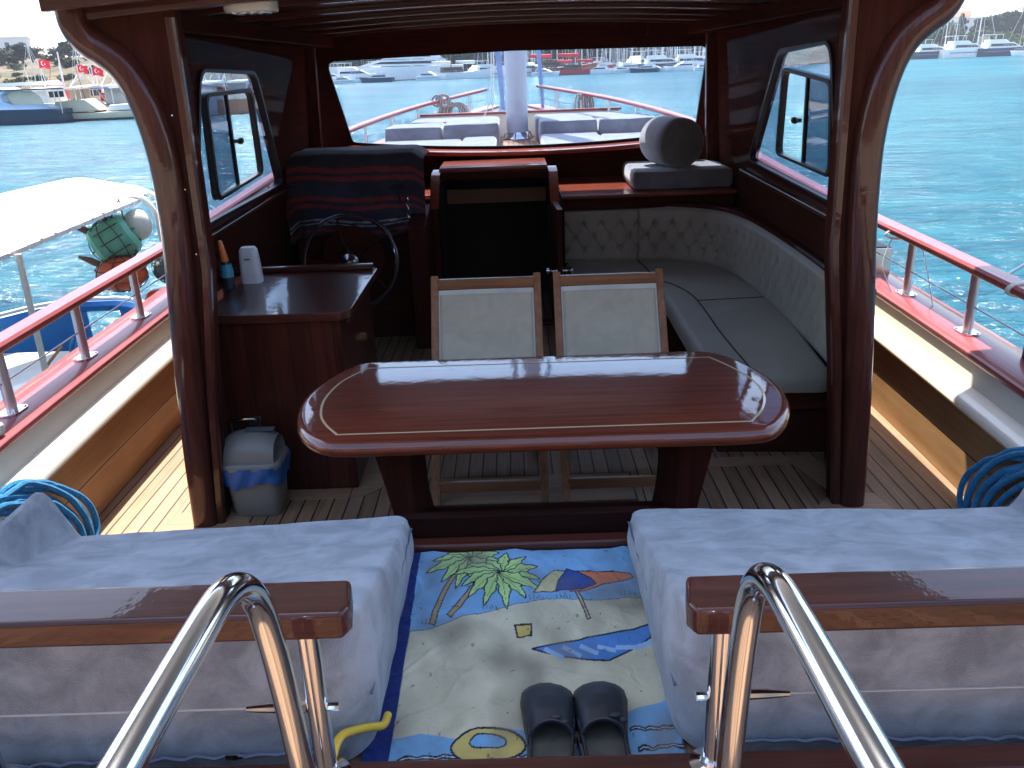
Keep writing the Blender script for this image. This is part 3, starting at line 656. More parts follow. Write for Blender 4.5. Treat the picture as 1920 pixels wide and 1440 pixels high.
m.tube(smooth_path([(1.10, 3.70, 0.456), (1.09, 4.3, 0.4565), (1.10, 5.0, 0.457), (1.03, 5.35, 0.4565), (0.9, 5.55, 0.456)], 6), 0.0035, 6)
m.tube([(0.90, 6.13, 0.4565), (0.93, 5.72, 0.457), (0.95, 5.55, 0.4565)], 0.004, 6)
m.tube([(1.10, 4.95, 0.457), (1.53, 4.98, 0.4565)], 0.0028, 6)
m.build('seat_seam', M['seam'], so_)
bpath = smooth_path([(0.36, 6.21), (0.62, 6.205), (0.9, 6.19), (1.14, 6.13), (1.35, 6.0), (1.49, 5.80), (1.555, 5.5), (1.575, 5.1), (1.575, 4.6), (1.56, 4.1), (1.535, 3.66)], 12)
L = [0.0]
for a, b in zip(bpath, bpath[1:]): L.append(L[-1] + (b - a).length)
def bp(s_):
    s_ = min(max(s_, 0), L[-1] - 1e-6)
    k = 0
    while L[k + 1] < s_: k += 1
    t = (s_ - L[k]) / (L[k + 1] - L[k]); p = bpath[k].lerp(bpath[k + 1], t)
    d = (bp_d(k) * (1 - t) + bp_d(min(k + 1, len(L) - 2)) * t).normalized()
    return p, Vector((d.y, -d.x))
def bp_d(k): return (bpath[k + 1] - bpath[k]).normalized()
SPX, SPZ = 0.136, 0.092
def tuft(s_, h):
    """buttoned depth: pillows between diamond creases, pits at the buttons"""
    a = s_ / SPX; b = (h - 0.10) / SPZ
    # buttons at (i, j) with i + j/2 staggering
    best = 9
    for j in range(0, 3):
        off = 0.5 * (j % 2)
        i = round(a - off)
        d2 = ((a - off - i) * SPX) ** 2 + ((b - j) * SPZ) ** 2
        best = min(best, d2)
    pit = exp(-best / (0.020 ** 2))
    u = a + b / 2; w = a - b / 2
    cr = 0
    if -0.02 < b < 2.02:
        cr = max(exp(-(((u - round(u)) * SPX * 0.8) / 0.008) ** 2), exp(-(((w - round(w)) * SPX * 0.8) / 0.008) ** 2))
    else:
        off = 0.0
        cr = exp(-(((a - round(a)) * SPX) / 0.008) ** 2) * (1 - min(1, abs(b - (2 if b > 1 else 0)) * 0.9))
    return 0.028 * pit + 0.0085 * cr
ns, nh = 560, 56
def back(u, v):
    s_ = u * L[-1]; h = v * 0.40; p, n = bp(s_)
    top = 0.03 * exp(-((0.40 - h) / 0.02) ** 2) + 0.02 * exp(-(h / 0.02) ** 2)
    seam = 0.018 * exp(-((s_ - 0.55) / 0.006) ** 2)
    d = 0.075 - tuft(s_, h) - top - seam - 0.05 * h
    q = Vector((p.x, p.y)) + Vector((n.x, n.y)) * d
    return (q.x, q.y, 0.445 + h)
# the normal must point into the room
pt, nn_ = bp(0.2)
if nn_.y > 0: bpn = -1
else: bpn = 1
_bp = bp
def bp(s_):
    p, n = _bp(s_); return p, n * bpn
m = MB().grid(back, ns, nh)
m.grid(lambda u, v: (lambda p, n: (p.x + n.x * lerp(0.025, -0.04, v), p.y + n.y * lerp(0.025, -0.04, v), 0.845 + 0.004 * sin(pi * v)))(*bp(u * L[-1])), 120, 3)
m.build('backrest', M['leather'], so_)
m = MB()
m.rings([[(p.x + n.x * a, p.y + n.y * a, z) for a, z in ((0.045, 0.850), (0.05, 0.862), (0.04, 0.875), (-0.05, 0.875), (-0.05, 0.850))] for p, n in [bp(L[-1] * i / 90) for i in range(91)]])
m.build('backrest_cap', M['dark_y'], so_)
# end panel closing the sofa back
MB().prism([(1.46, 0.0), (1.62, 0.0), (1.60, 0.86), (1.53, 0.86), (1.50, 0.45)], 'y', 3.60, 3.645).build('end_panel', M['dark_z'], so_, bevel=0.004)

# dining table
TL = [(-0.45, 2.385), (-0.605, 2.392), (-0.680, 2.430), (-0.742, 2.515), (-0.785, 2.640), (-0.803, 2.77), (-0.787, 2.91), (-0.725, 3.08), (-0.66, 3.175), (-0.58, 3.20)]
TR = [(0.70, 3.20), (0.79, 3.165), (0.87, 3.05), (0.925, 2.87), (0.934, 2.72), (0.905, 2.575), (0.845, 2.460), (0.772, 2.397), (0.60, 2.385)]
tl3 = [(p.x, p.y) for p in smooth_path([(x, y, 0) for x, y in TL], 4)] + [(p.x, p.y) for p in smooth_path([(x, y, 0) for x, y in TR], 4)]
tb = thing('dining_table', (0.07, 2.75, 0), 'long glossy mahogany table with rounded ends and a pale inlaid border', 'table')
area = sum(tl3[i - 1][0] * tl3[i][1] - tl3[i][0] * tl3[i - 1][1] for i in range(len(tl3))); sg = 1 if area > 0 else -1
prof = [(0.690, 0.03), (0.692, 0.014), (0.700, 0.003), (0.712, 0.0), (0.724, 0.002), (0.735, 0.008), (0.742, 0.018), (0.744, 0.032)]
MB().rings([[(p[0], p[1], z) for p in inset_poly(tl3, sg * k)] for z, k in prof]).build('tabletop', M['table'], tb)
inl = [(p.x, p.y) for p in smooth_path([(-0.608, 3.10, 0), (-0.685, 2.96, 0), (-0.714, 2.79, 0), (-0.700, 2.65, 0), (-0.665, 2.555, 0), (-0.608, 2.465, 0)], 6)] + \
      [(p.x, p.y) for p in smooth_path([(0.743, 2.465, 0), (0.80, 2.555, 0), (0.842, 2.67, 0), (0.85, 2.80, 0), (0.815, 2.948, 0), (0.746, 3.097, 0)], 6)]
def mitre(P, k):
    out = []; n = len(P)
    for i in range(n):
        a, b, c = Vector(P[i - 1]), Vector(P[i]), Vector(P[(i + 1) % n]); d1 = (b - a).normalized(); d2 = (c - b).normalized()
        n1 = Vector((-d1.y, d1.x)); n2 = Vector((-d2.y, d2.x)); q = (n1 + n2).normalized(); out.append(tuple(b + q * k / max(0.4, q.dot(n1))))
    return out
ip, op_ = mitre(inl, 0.0042), mitre(inl, -0.0042)
MB().rings([[(p[0], p[1], 0.7446) for p in ip], [(p[0], p[1], 0.7446) for p in op_]], True, False).build('inlay', M['inlay'], tb, smooth=False)
for s, x0 in ((-1, -0.42), (1, 0.56)):
    lg = [(-0.055, 0.0), (0.055, 0.0), (0.05, 0.12), (0.035, 0.28), (0.045, 0.45), (0.060, 0.60), (0.070, 0.69), (-0.070, 0.69), (-0.060, 0.60), (-0.045, 0.45), (-0.035, 0.28), (-0.05, 0.12)]
    sh_ = lambda z: (0.06 if s < 0 else -0.05) * (0.5 - z) * s * -1
    P = smooth_path([(x0 + x - s * 0.0 + (z - 0.35) * 0.10 * s, 0, z) for x, z in lg], 3, True)
    MB().prism([(p.x, p.z) for p in P], 'y', 2.55, 2.93).build('leg', M['dark_z'], tb, bevel=0.006)
MB().box(-0.40, 0.54, 2.71, 2.76, 0.22, 0.30).build('stretcher', M['dark_x'], tb, bevel=0.006)
m = MB().box(0.03, 0.09, 2.70, 2.705, 0.245, 0.27); m.build('latch', M['steel'], tb, bevel=0.003)

# folding chairs
def chair(x0, lab):
    c = thing('folding_chair', (x0, 3.6, 0), lab, 'chair', 'folding chairs at the table')
    w = 0.245
    for s in (-1, 1):
        x = x0 + s * w
        MB().beam((x, 3.90, 0.915), (x, 3.30, 0.0), 0.026, 0.036, (1, 0, 0)).build('back_post', M['chairwood'], c, bevel=0.004)
        MB().beam((x - s * 0.03, 3.26, 0.44), (x - s * 0.03, 3.86, 0.0), 0.024, 0.034, (1, 0, 0)).build('leg', M['chairwood'], c, bevel=0.004)
        MB().beam((x - s * 0.03, 3.24, 0.445), (x - s * 0.03, 3.66, 0.42), 0.024, 0.03).build('seat_rail', M['chairwood'], c, bevel=0.004)
    def post(z): return 3.30 + 0.6 * z / 0.915
    MB().box(x0 - w + 0.013, x0 + w - 0.013, post(0.88) - 0.014, post(0.88) + 0.014, 0.855, 0.905).build('top_rail', M['chairwood_x'], c, bevel=0.005)
    m = MB().grid(lambda u, v: (x0 + lerp(-w + 0.014, w - 0.014, u), post(lerp(0.855, 0.50, v)) + 0.006 * sin(pi * u), lerp(0.855, 0.50, v)), 16, 16)
    f = m.build('back_sling', M['textile'], c); f.modifiers.new('t', 'SOLIDIFY').thickness = 0.003
    m = MB()
    for u0, u1, v0, v1 in ((0, 0.025, 0, 1), (0.975, 1, 0, 1), (0.025, 0.975, 0, 0.055)):
        m.grid(lambda u, v: (x0 + lerp(-w + 0.014, w - 0.014, lerp(u0, u1, u)), post(lerp(0.855, 0.50, lerp(v0, v1, v))) + 0.006 * sin(pi * lerp(u0, u1, u)) - 0.0045, lerp(0.855, 0.50, lerp(v0, v1, v))), 8, 8)
    m.build('hem', M['hem'], f)
    m = MB().grid(lambda u, v: (x0 + lerp(-w + 0.03, w - 0.03, u), lerp(3.24, 3.66, v), 0.452 - 0.025 * sin(pi * v) - 0.01 * sin(pi * u) - 0.02 * v), 10, 10)
    m.build('seat_sling', M['textile'], c).modifiers.new('t', 'SOLIDIFY').thickness = 0.003
    for (y, z, h) in ((3.345, 0.07, 0.05), (3.46, 0.20, 0.03), (3.74, 0.09, 0.04), (3.62, 0.175, 0.03), (3.74, 0.34, 0.03), (3.44, 0.33, 0.03)):
        MB().box(x0 - w + 0.01, x0 + w - 0.01, y - 0.01, y + 0.01, z - h / 2, z + h / 2).build('stretcher', M['chairwood_x'], c, bevel=0.003)
    return c
chair(-0.155, 'left one of two teak folding chairs with beige sling back behind the table')
chair(0.43, 'right one of two teak folding chairs with beige sling back, nearer the sofa')

# plush pad and bolster on the shelf
def pad(name, x0, x1, y0, y1, z0, z1, mat, lab, cat, group=None, r=0.03, tilt=0.0, mat_n=5):
    m = MB(); lv = [(0.0, r), (0.25 * r, 0.3 * r), (r, 0.0)]
    nx = max(4, int((x1 - x0) / 0.06)); ny = max(4, int((y1 - y0) / 0.06))
    def prof(t): # superellipse side
        return t
    Z = [z0, z0 + 0.3 * r, z0 + r, (z0 + z1) / 2, z1 - r, z1 - 0.3 * r, z1]
    K = [r, 0.3 * r, 0, -0.006, 0, 0.3 * r, r]
    base = rrect(x1 - x0, y1 - y0, r * 1.2, 4, ((x0 + x1) / 2, (y0 + y1) / 2))
    dense = []
    for i in range(len(base)):
        a, b = Vector(base[i]), Vector(base[(i + 1) % len(base)]); n = max(1, int((b - a).length / 0.07))
        dense += [tuple(a.lerp(b, k / n)) for k in range(n)]
    m.rings([[(p[0], p[1], z) for p in inset_poly(dense, k)] for z, k in zip(Z, K)])
    m.v = [(v[0] + 0.006 * noise.noise(Vector(v) * 5), v[1] + 0.006 * noise.noise(Vector(v) * 6 + Vector((3, 0, 0))), v[2] + tilt * (v[0] - x0) + 0.008 * noise.noise(Vector(v) * 4 + Vector((0, 7, 0)))) for v in m.v]
    return m.build(name, mat, label=lab, cat=cat, group=group)
pad('seat_cushion', 0.87, 1.60, 6.20, 6.88, 0.958, 1.09, M['plush_grey'], 'flat square grey plush cushion lying on the shelf under the windshield', 'cushion', r=0.025)
m = MB().lathe([(0.002, 0.0), (0.12, 0.002), (0.165, 0.008), (0.178, 0.025), (0.18, 0.10), (0.18, 0.38), (0.172, 0.41), (0.002, 0.42)], (0, 0, 0), 'y', 40)
ang = radians(14)
m.v = [(1.235 + v[0] * cos(ang) - v[1] * sin(ang), 6.27 + v[0] * sin(ang) + v[1] * cos(ang), 1.272 + v[2]) for v in m.v]
m.build('bolster', M['plush_grey'], label='round grey plush bolster lying on the square cushion', cat='bolster')

# ================================================================ AFT DECK
def aft_cushion(s, r0, x1):
    """wedge shaped deck cushion that climbs to the stern rail and curls up at its outer end"""
    def hgt(x, y):
        t = min(1, max(0, (2.0 - y) / 0.74)); a = 0.685 + 0.225 * t ** 1.15
        ax = abs(x); o_ = min(1, max(0, (ax - r0) / 0.08)); b = 0.685 + 0.155 * (o_ * o_ * (3 - 2 * o_))
        return 0.685 + ((a - 0.685) ** 4 + (b - 0.685) ** 4) ** 0.25
    def far(ax): return 2.045 - 0.075 * (ax - 0.33) - 0.20 * max(0, min(1, (ax - r0 - 0.04) / 0.18)) ** 2
    x0 = 0.325
    r = 0.017
    def top(u, v, lift=0.0):
        ax = lerp(x0, x1, u); y1 = far(ax); y0 = 1.262
        # rounded aft inner corner
        rc = 0.10; dx = max(0, rc - (ax - x0)); y0 += rc - sqrt(max(0, rc * rc - dx * dx))
        rc = 0.05; dx = max(0, rc - (ax - x0)); y1 -= rc - sqrt(max(0, rc * rc - dx * dx))
        y = lerp(y0, y1, v)
        d = min(ax - x0, x1 - ax, y - y0, y1 - y)
        e = 0.0 if d > r else r - sqrt(max(0, r * r - (r - d) ** 2))
        z = hgt(ax, y) - e + 0.0035 * noise.noise(Vector((ax * 4, y * 4, s))) + 0.003 * noise.noise(Vector((ax * 14, y * 14, s)))
        return ax, y, z
    def wv(t, n):   # denser rows near the edges
        return t
    m = MB(); us = [0, .004, .012, .024, .036] + [0.036 + 0.928 * i / 50 for i in range(1, 50)] + [.964, .976, .988, .996, 1]
    vs = [0, .006, .018, .034, .05] + [0.05 + 0.9 * i / 36 for i in range(1, 36)] + [.95, .966, .982, .994, 1]
    b = 0; nu, nv = len(us), len(vs)
    for v in vs:
        for u in us:
            ax, y, z = top(u, v); m.v.append((s * ax + (0.0 if s < 0 else -0.035), y, z))
    for j in range(nv - 1):
        for i in range(nu - 1): m.f.append((j * nu + i, j * nu + i + 1, (j + 1) * nu + i + 1, (j + 1) * nu + i))
    loop = [i for i in range(nu)] + [j * nu + nu - 1 for j in range(1, nv)] + [(nv - 1) * nu + i for i in range(nu - 2, -1, -1)] + [j * nu for j in range(nv - 2, 0, -1)]
    prev = loop; cen = Vector((s * 0.85, 1.65, 0))
    for t in (0.12, 0.3, 0.5, 0.7, 0.88, 0.97, 1.0):
        cur = []
        for i in loop:
            v = m.v[i]; z = lerp(v[2], 0.553, t); bul = 0.012 * sin(pi * t) - (0.02 if t == 1 else 0)
            d = (Vector((v[0], v[1], 0)) - cen).normalized()
            w = 0.004 * noise.noise(Vector((v[0] * 12, v[1] * 12, z * 12)))
            m.v.append((v[0] + d.x * (bul + w), v[1] + d.y * (bul + w), z)); cur.append(len(m.v) - 1)
        for k in range(len(loop)):
            l = (k + 1) % len(loop); m.f.append((prev[k], prev[l], cur[l], cur[k]))
        prev = cur
    m.f.append(tuple(prev)); return m
for s in (-1, 1):
    rt = thing('deck_cushion', (s * 0.85, 1.65, 0.55), 'big blue grey plush deck cushion %s of the beach towel' % ('left' if s < 0 else 'right'), 'cushion', 'deck cushions on the aft deck')
    aft_cushion(s, 1.215 if s < 0 else 1.33, 1.31 if s < 0 else 1.46).build('pad', M['plush'], rt, smooth=True)
    o = 0 if s < 0 else -0.035
    m = MB().tube([(s * (0.34 + 0.02 * k) + o, 1.253 - 0.0005 * k + 0.004 * sin(k * 2.1), 0.612 + 0.0015 * sin(k * 1.7)) for k in range(2, 46)], 0.0035, 6)
    m.build('zip', paint('zip_tape', (0.20, 0.22, 0.30), 0.7), rt)
    m = MB().tube([(s * 0.318 + o, 2.0 - 0.014 * k, lerp(0.66, 0.70, k / 50) + 0.004 * sin(k)) for k in range(50)], 0.0028, 5)
    m.build('piping', paint('piping_blue', (0.12, 0.14, 0.22), 0.8), rt)
    if s < 0:
        m = MB().box(-0.60, -0.575, 1.243, 1.248, 0.606, 0.618); m.box(-0.575, -0.56, 1.242, 1.247, 0.609, 0.615); m.build('zip_puller', M['steel'], rt)

# beach towel mat: palms, sun umbrella, sand and sea as printed shapes
NX, NY = 330, 400
TX0, TX1, TY0, TY1 = -0.345, 0.305, 1.225, 2.035
def towp(u, v):
    x = lerp(TX0, TX1, u); y = lerp(TY0, TY1, v)
    z = 0.553 + 0.035 * max(0, 0.22 - abs(noise.noise(Vector((x * 3.5 + y, y * 4, 21))))) + 0.03 * max(0, 0.10 - abs(noise.noise(Vector((x * 7, y * 6 + x, 31))))) + 0.006 * max(0, noise.noise(Vector((x * 6, y * 5, 1)))) + 0.0035 * abs(noise.noise(Vector((x * 16, y * 13, 4)))) + 0.004 * exp(-((x * 0.6 + y - 1.62) / 0.02) ** 2) * (0.5 + 0.5 * noise.noise(Vector((x * 5, y * 5, 9))))
    return (x + 0.004 * noise.noise(Vector((y * 5, 0, 2))), y + 0.006 * noise.noise(Vector((x * 6, 0, 5))) * (1 if v > 0.9 else 0.3), z)
mat_ = MB().grid(towp, NX, NY).build('beach_towel', None, smooth=True, label='faded beach towel printed with palm trees and a striped umbrella, laid between the cushions', cat='towel')
def inpoly(P, x, y):
    c = False; n = len(P)
    for i in range(n):
        x1, y1 = P[i - 1]; x2, y2 = P[i]
        if (y1 > y) != (y2 > y) and x < (x2 - x1) * (y - y1) / (y2 - y1) + x1: c = not c
    return c
def dseg(x, y, a, b):
    dx, dy = b[0] - a[0], b[1] - a[1]; t = max(0, min(1, ((x - a[0]) * dx + (y - a[1]) * dy) / (dx * dx + dy * dy + 1e-12)))
    return hypot(x - a[0] - dx * t, y - a[1] - dy * t)
# print space: u 0..1 left to right, w 0..1 bottom to top; shapes drawn in order
shapes = []
def shp(poly, col, line=0.0): shapes.append((poly, col, line, (min(p[0] for p in poly) - 0.01, max(p[0] for p in poly) + 0.01, min(p[1] for p in poly) - 0.01, max(p[1] for p in poly) + 0.01)))
SEA, SAND, LEAF, TRUNK, INK = (0.22, 0.43, 0.66), (0.66, 0.60, 0.42), (0.50, 0.72, 0.26), (0.44, 0.31, 0.16), (0.03, 0.03, 0.05)
def thick(a, b, wa, wb, bend=0.0, n=6):
    a, b = Vector(a), Vector(b); d = (b - a).normalized(); nn = Vector((-d.y, d.x)); L1 = []; L2 = []
    for k in range(n + 1):
        t = k / n; p = a.lerp(b, t) + nn * bend * sin(pi * t); w = lerp(wa, wb, t) / 2
        L1.append(tuple(p + nn * w)); L2.append(tuple(p - nn * w))
    return L1 + L2[::-1]
def palm(root, top, R, n, rot):
    shp(thick(root, top, 0.026, 0.016, 0.03), TRUNK, 0.0025)
    for k in range(n):
        a = rot + 2 * pi * k / n; Rk = R * (0.85 + 0.25 * ((k * 37) % 7) / 7); P = []
        for t in range(9):
            q = t / 8; w = 0.021 * sin(pi * min(1, q * 0.93 + 0.07)) * (1 + 0.5 * (t % 2)); droop = -0.05 * q * q
            P.append((top[0] + Rk * q * cos(a) - w * sin(a), top[1] + Rk * q * sin(a) * 0.72 + w * cos(a) + droop))
        for t in range(8, -1, -1):
            q = t / 8; w = 0.021 * sin(pi * min(1, q * 0.93 + 0.07)) * (1 + 0.5 * (t % 2)); droop = -0.05 * q * q
            P.append((top[0] + Rk * q * cos(a) + w * sin(a), top[1] + Rk * q * sin(a) * 0.72 - w * cos(a) + droop))
        shp(P, LEAF, 0.0028)
        shp(thick(top, (top[0] + Rk * 0.8 * cos(a), top[1] + Rk * 0.8 * sin(a) * 0.72 - 0.035), 0.004, 0.002), (0.10, 0.17, 0.05))
shp([(0, 0.0), (1, 0.0), (1, 0.70), (0.93, 0.71), (0.80, 0.700), (0.6, 0.705), (0.45, 0.69), (0.3, 0.65), (0.15, 0.60), (0.0, 0.56)], SAND, 0.003)
shp([(0, 0.0), (1, 0.0), (1, 0.26), (0.9, 0.235), (0.8, 0.21), (0.7, 0.16), (0.55, 0.14), (0.4, 0.155), (0.25, 0.13), (0.1, 0.16), (0, 0.14)], SEA, 0.0)
for (cx_, cy_, w) in ((0.16, 0.07, 0.26), (0.22, 0.02, 0.3), (0.45, 0.06, 0.2), (0.93, 0.15, 0.2), (0.95, 0.08, 0.2)):
    shp([(cx_ - w / 2 + w * k / 12, cy_ + 0.010 * abs(sin(k * 1.1)) + 0.004) for k in range(13)] + [(cx_ + w / 2 - w * k / 12, cy_ - 0.004 + 0.008 * abs(sin((12 - k) * 1.1))) for k in range(13)], (0.62, 0.70, 0.78), 0.003)
for (x_, y_) in ((0.05, 0.60), (0.3, 0.67), (0.5, 0.705), (0.62, 0.71), (0.9, 0.72)):
    for k in range(5): shp(thick((x_ + k * 0.014, y_), (x_ + k * 0.014 + 0.006 * ((k % 3) - 1), y_ + 0.022 + 0.008 * (k % 2)), 0.006, 0.001), (0.12, 0.18, 0.10))
palm((0.09, 0.60), (0.235, 0.955), 0.19, 12, 0.2)
palm((0.16, 0.63), (0.375, 0.875), 0.21, 13, 0.0)
# umbrella
shp(thick((0.735, 0.60), (0.70, 0.80), 0.014, 0.014), (0.55, 0.47, 0.26), 0.003)
shp([(0.675, 0.875), (0.62, 0.865), (0.56, 0.82), (0.515, 0.745), (0.60, 0.748), (0.64, 0.757)], (0.62, 0.55, 0.28), 0.003)
shp([(0.675, 0.875), (0.78, 0.865), (0.90, 0.858), (0.955, 0.835), (0.965, 0.805), (0.90, 0.795), (0.83, 0.785), (0.76, 0.755), (0.68, 0.748)], (0.70, 0.20, 0.10), 0.003)
shp([(0.675, 0.885), (0.72, 0.87), (0.78, 0.83), (0.80, 0.79), (0.74, 0.768), (0.67, 0.755), (0.615, 0.747), (0.63, 0.80)], (0.035, 0.075, 0.30), 0.003)
# folded towel on the sand, bucket, swim ring, plain shells
shp([(0.50, 0.475), (0.62, 0.43), (0.80, 0.415), (0.97, 0.50), (0.995, 0.575), (0.80, 0.53), (0.62, 0.50)], (0.10, 0.26, 0.60), 0.004)
for k in range(6): shp(thick((0.55 + 0.07 * k, 0.485 - 0.006 * abs(k - 2)), (0.62 + 0.07 * k, 0.425 + 0.011 * k), 0.02, 0.02), (0.34, 0.56, 0.80))
shp([(0.43, 0.585), (0.50, 0.585), (0.495, 0.53), (0.44, 0.53)], (0.66, 0.50, 0.14), 0.004)
shp([(0.335 + 0.13 * cos(2 * pi * k / 24), 0.105 + 0.055 * sin(2 * pi * k / 24)) for k in range(24)], (0.62, 0.50, 0.16), 0.004)
shp([(0.335 + 0.065 * cos(2 * pi * k / 24), 0.115 + 0.024 * sin(2 * pi * k / 24)) for k in range(24)], (0.20, 0.44, 0.68), 0.003)
def towcol(i):
    a, b = i % (NX + 1), i // (NX + 1); x, y = a / NX, b / NY
    bd = 0.085 - 0.02 * y
    if x < bd: return (0.018, 0.035, 0.17)
    u = (x - bd) / (1 - bd); w = y
    if w < 0.06: w = 0.06 + (w - 0.06)
    u += 0.006 * noise.noise(Vector((u * 6, w * 6, 0))); w += 0.006 * noise.noise(Vector((u * 6, w * 6, 5)))
    c = SEA if w > 0.2 else SEA
    nn = noise.noise(Vector((u * 4, w * 4, 2))); nf = noise.noise(Vector((u * 11, w * 11, 8)))
    c = tuple(q * (1 + 0.18 * nn + 0.1 * nf) for q in c)
    for P, col, ln, bb in shapes:
        if not (bb[0] < u < bb[1] and bb[2] < w < bb[3]): continue
        ins_ = inpoly(P, u, w)
        if ln and (ins_ or True):
            if min(dseg(u, w, P[k - 1], P[k]) for k in range(len(P))) < ln * (0.6 if col == SAND else 1): c = INK if col is not SAND else (0.10, 0.14, 0.2); continue
        if ins_: c = tuple(q * (1 + 0.12 * nn + 0.12 * nf) for q in col)
    # ground-in dirt
    st = noise.noise(Vector((u * 3.1, w * 3.3, 12))) + 0.6 * noise.noise(Vector((u * 9, w * 8, 15)))
    k = max(0, st - 0.02) * 1.1
    if k > 0: c = tuple(lerp(q, g_, min(0.6, k)) for q, g_ in zip(c, (0.20, 0.17, 0.12)))
    if noise.noise(Vector((u * 40, w * 40, 3))) > 0.62: c = tuple(q * 0.55 for q in c)
    return tuple(max(0.0, q) for q in c)
vcol(mat_, towcol)
mat_.data.materials.append(printed('printed_cotton', 0.95, 0.6, 350, 0.1, 6.0))

# clogs
def clog(cx_, s, lab):
    t = thing('clog', (cx_, 1.34, 0.56), lab, 'shoe', 'pair of black clogs')
    y0, y1 = 1.19, 1.447
    def half(t_): # outline half width along the shoe
        return interp([(0, 0.020), (0.04, 0.034), (0.15, 0.041), (0.4, 0.044), (0.6, 0.051), (0.78, 0.054), (0.90, 0.048), (0.96, 0.036), (1.0, 0.010)], t_)
    def cen(t_): return s * 0.008 * sin(pi * t_)
    T_ = [i / 30 for i in range(31)]
    outl = [(cx_ + cen(t_) + half(t_), lerp(y0, y1, t_)) for t_ in T_] + [(cx_ + cen(t_) - half(t_), lerp(y0, y1, t_)) for t_ in T_[::-1]]
    sole = MB().rings([[(p[0], p[1], z) for p in inset_poly(outl, -k)] for z, k in ((0.564, 0.004), (0.568, 0.0), (0.580, 0.0), (0.588, 0.003))])
    sole.build('sole', M['black'], t)
    MB().rings([[(p[0], p[1], z) for p in inset_poly(outl, -k)] for z, k in ((0.586, 0.006), (0.590, 0.006))]).build('footbed', paint('worn_insole', (0.065, 0.06, 0.045), 0.8, 0.3, 30), t)
    CL = paint('black_clog', (0.012, 0.013, 0.020), 0.5, 0.2, 20, bmp=0.15)
    # vamp: arched shell over the front 50 per cent
    def vamp(u, v):
        t_ = lerp(0.40, 1.0, v); h = interp([(0.38, 0.050), (0.55, 0.056), (0.7, 0.050), (0.85, 0.036), (0.95, 0.020), (1.0, 0.004)], t_)
        a = pi * u; w = half(t_) + 0.001; tb_ = t_ - (0.035 * sin(a) if v == 0 else 0)
        return (cx_ + cen(t_) + w * cos(a) * (1 - 0.0 * v), lerp(y0, y1, t_) + (-0.018 * (1 - sin(a)) * (1 - v)), 0.582 + h * sin(a) ** 0.7)
    up = MB().grid(vamp, 28, 26).build('upper', CL, t); md = up.modifiers.new('t', 'SOLIDIFY'); md.thickness = 0.005; md.offset = -1
    def rimf(u, v):   # low side wall round the heel
        a = lerp(0, 1, u); tt = abs(1 - 2 * a) * 0.52; sd = 1 if a < 0.5 else -1
        hh = 0.028 * (0.6 + 0.4 * tt / 0.5)
        return (cx_ + cen(tt) + sd * (half(tt) + 0.001), lerp(y0, y1, tt), 0.582 + hh * v)
    rm = MB().grid(rimf, 50, 3).build('heel_wall', CL, t); rm.modifiers.new('t', 'SOLIDIFY').thickness = 0.005
    m = MB().tube([vamp(k / 16, 0.02) for k in range(17)], 0.0035, 6)
    m.sphere((cx_ + 0.018, vamp(0.4, 0.05)[1] + 0.004, vamp(0.4, 0.05)[2] + 0.003), 0.007, 1.6, 1, 0.6); m.sphere((cx_ + 0.034, vamp(0.4, 0.05)[1] - 0.003, vamp(0.3, 0.05)[2] + 0.002), 0.006, 1.4, 1, 0.6)
    m.build('bow_trim', CL, t)
clog(0.029, 1, 'left shoe of the black clogs on the beach towel')
clog(0.147, -1, 'right shoe of the black clogs on the beach towel')

# yellow hose end
m = MB().tube(smooth_path([(-0.300, 1.36, 0.60), (-0.305, 1.325, 0.605), (-0.325, 1.30, 0.625), (-0.350, 1.265, 0.65), (-0.366, 1.22, 0.675), (-0.37, 1.16, 0.67), (-0.375, 1.08, 0.60)], 6), 0.0085, 10)
m.build('hose', paint('yellow_hose', (0.75, 0.48, 0.04), 0.35), label='end of a yellow hose curling over the stern sill by the left cushion', cat='hose')

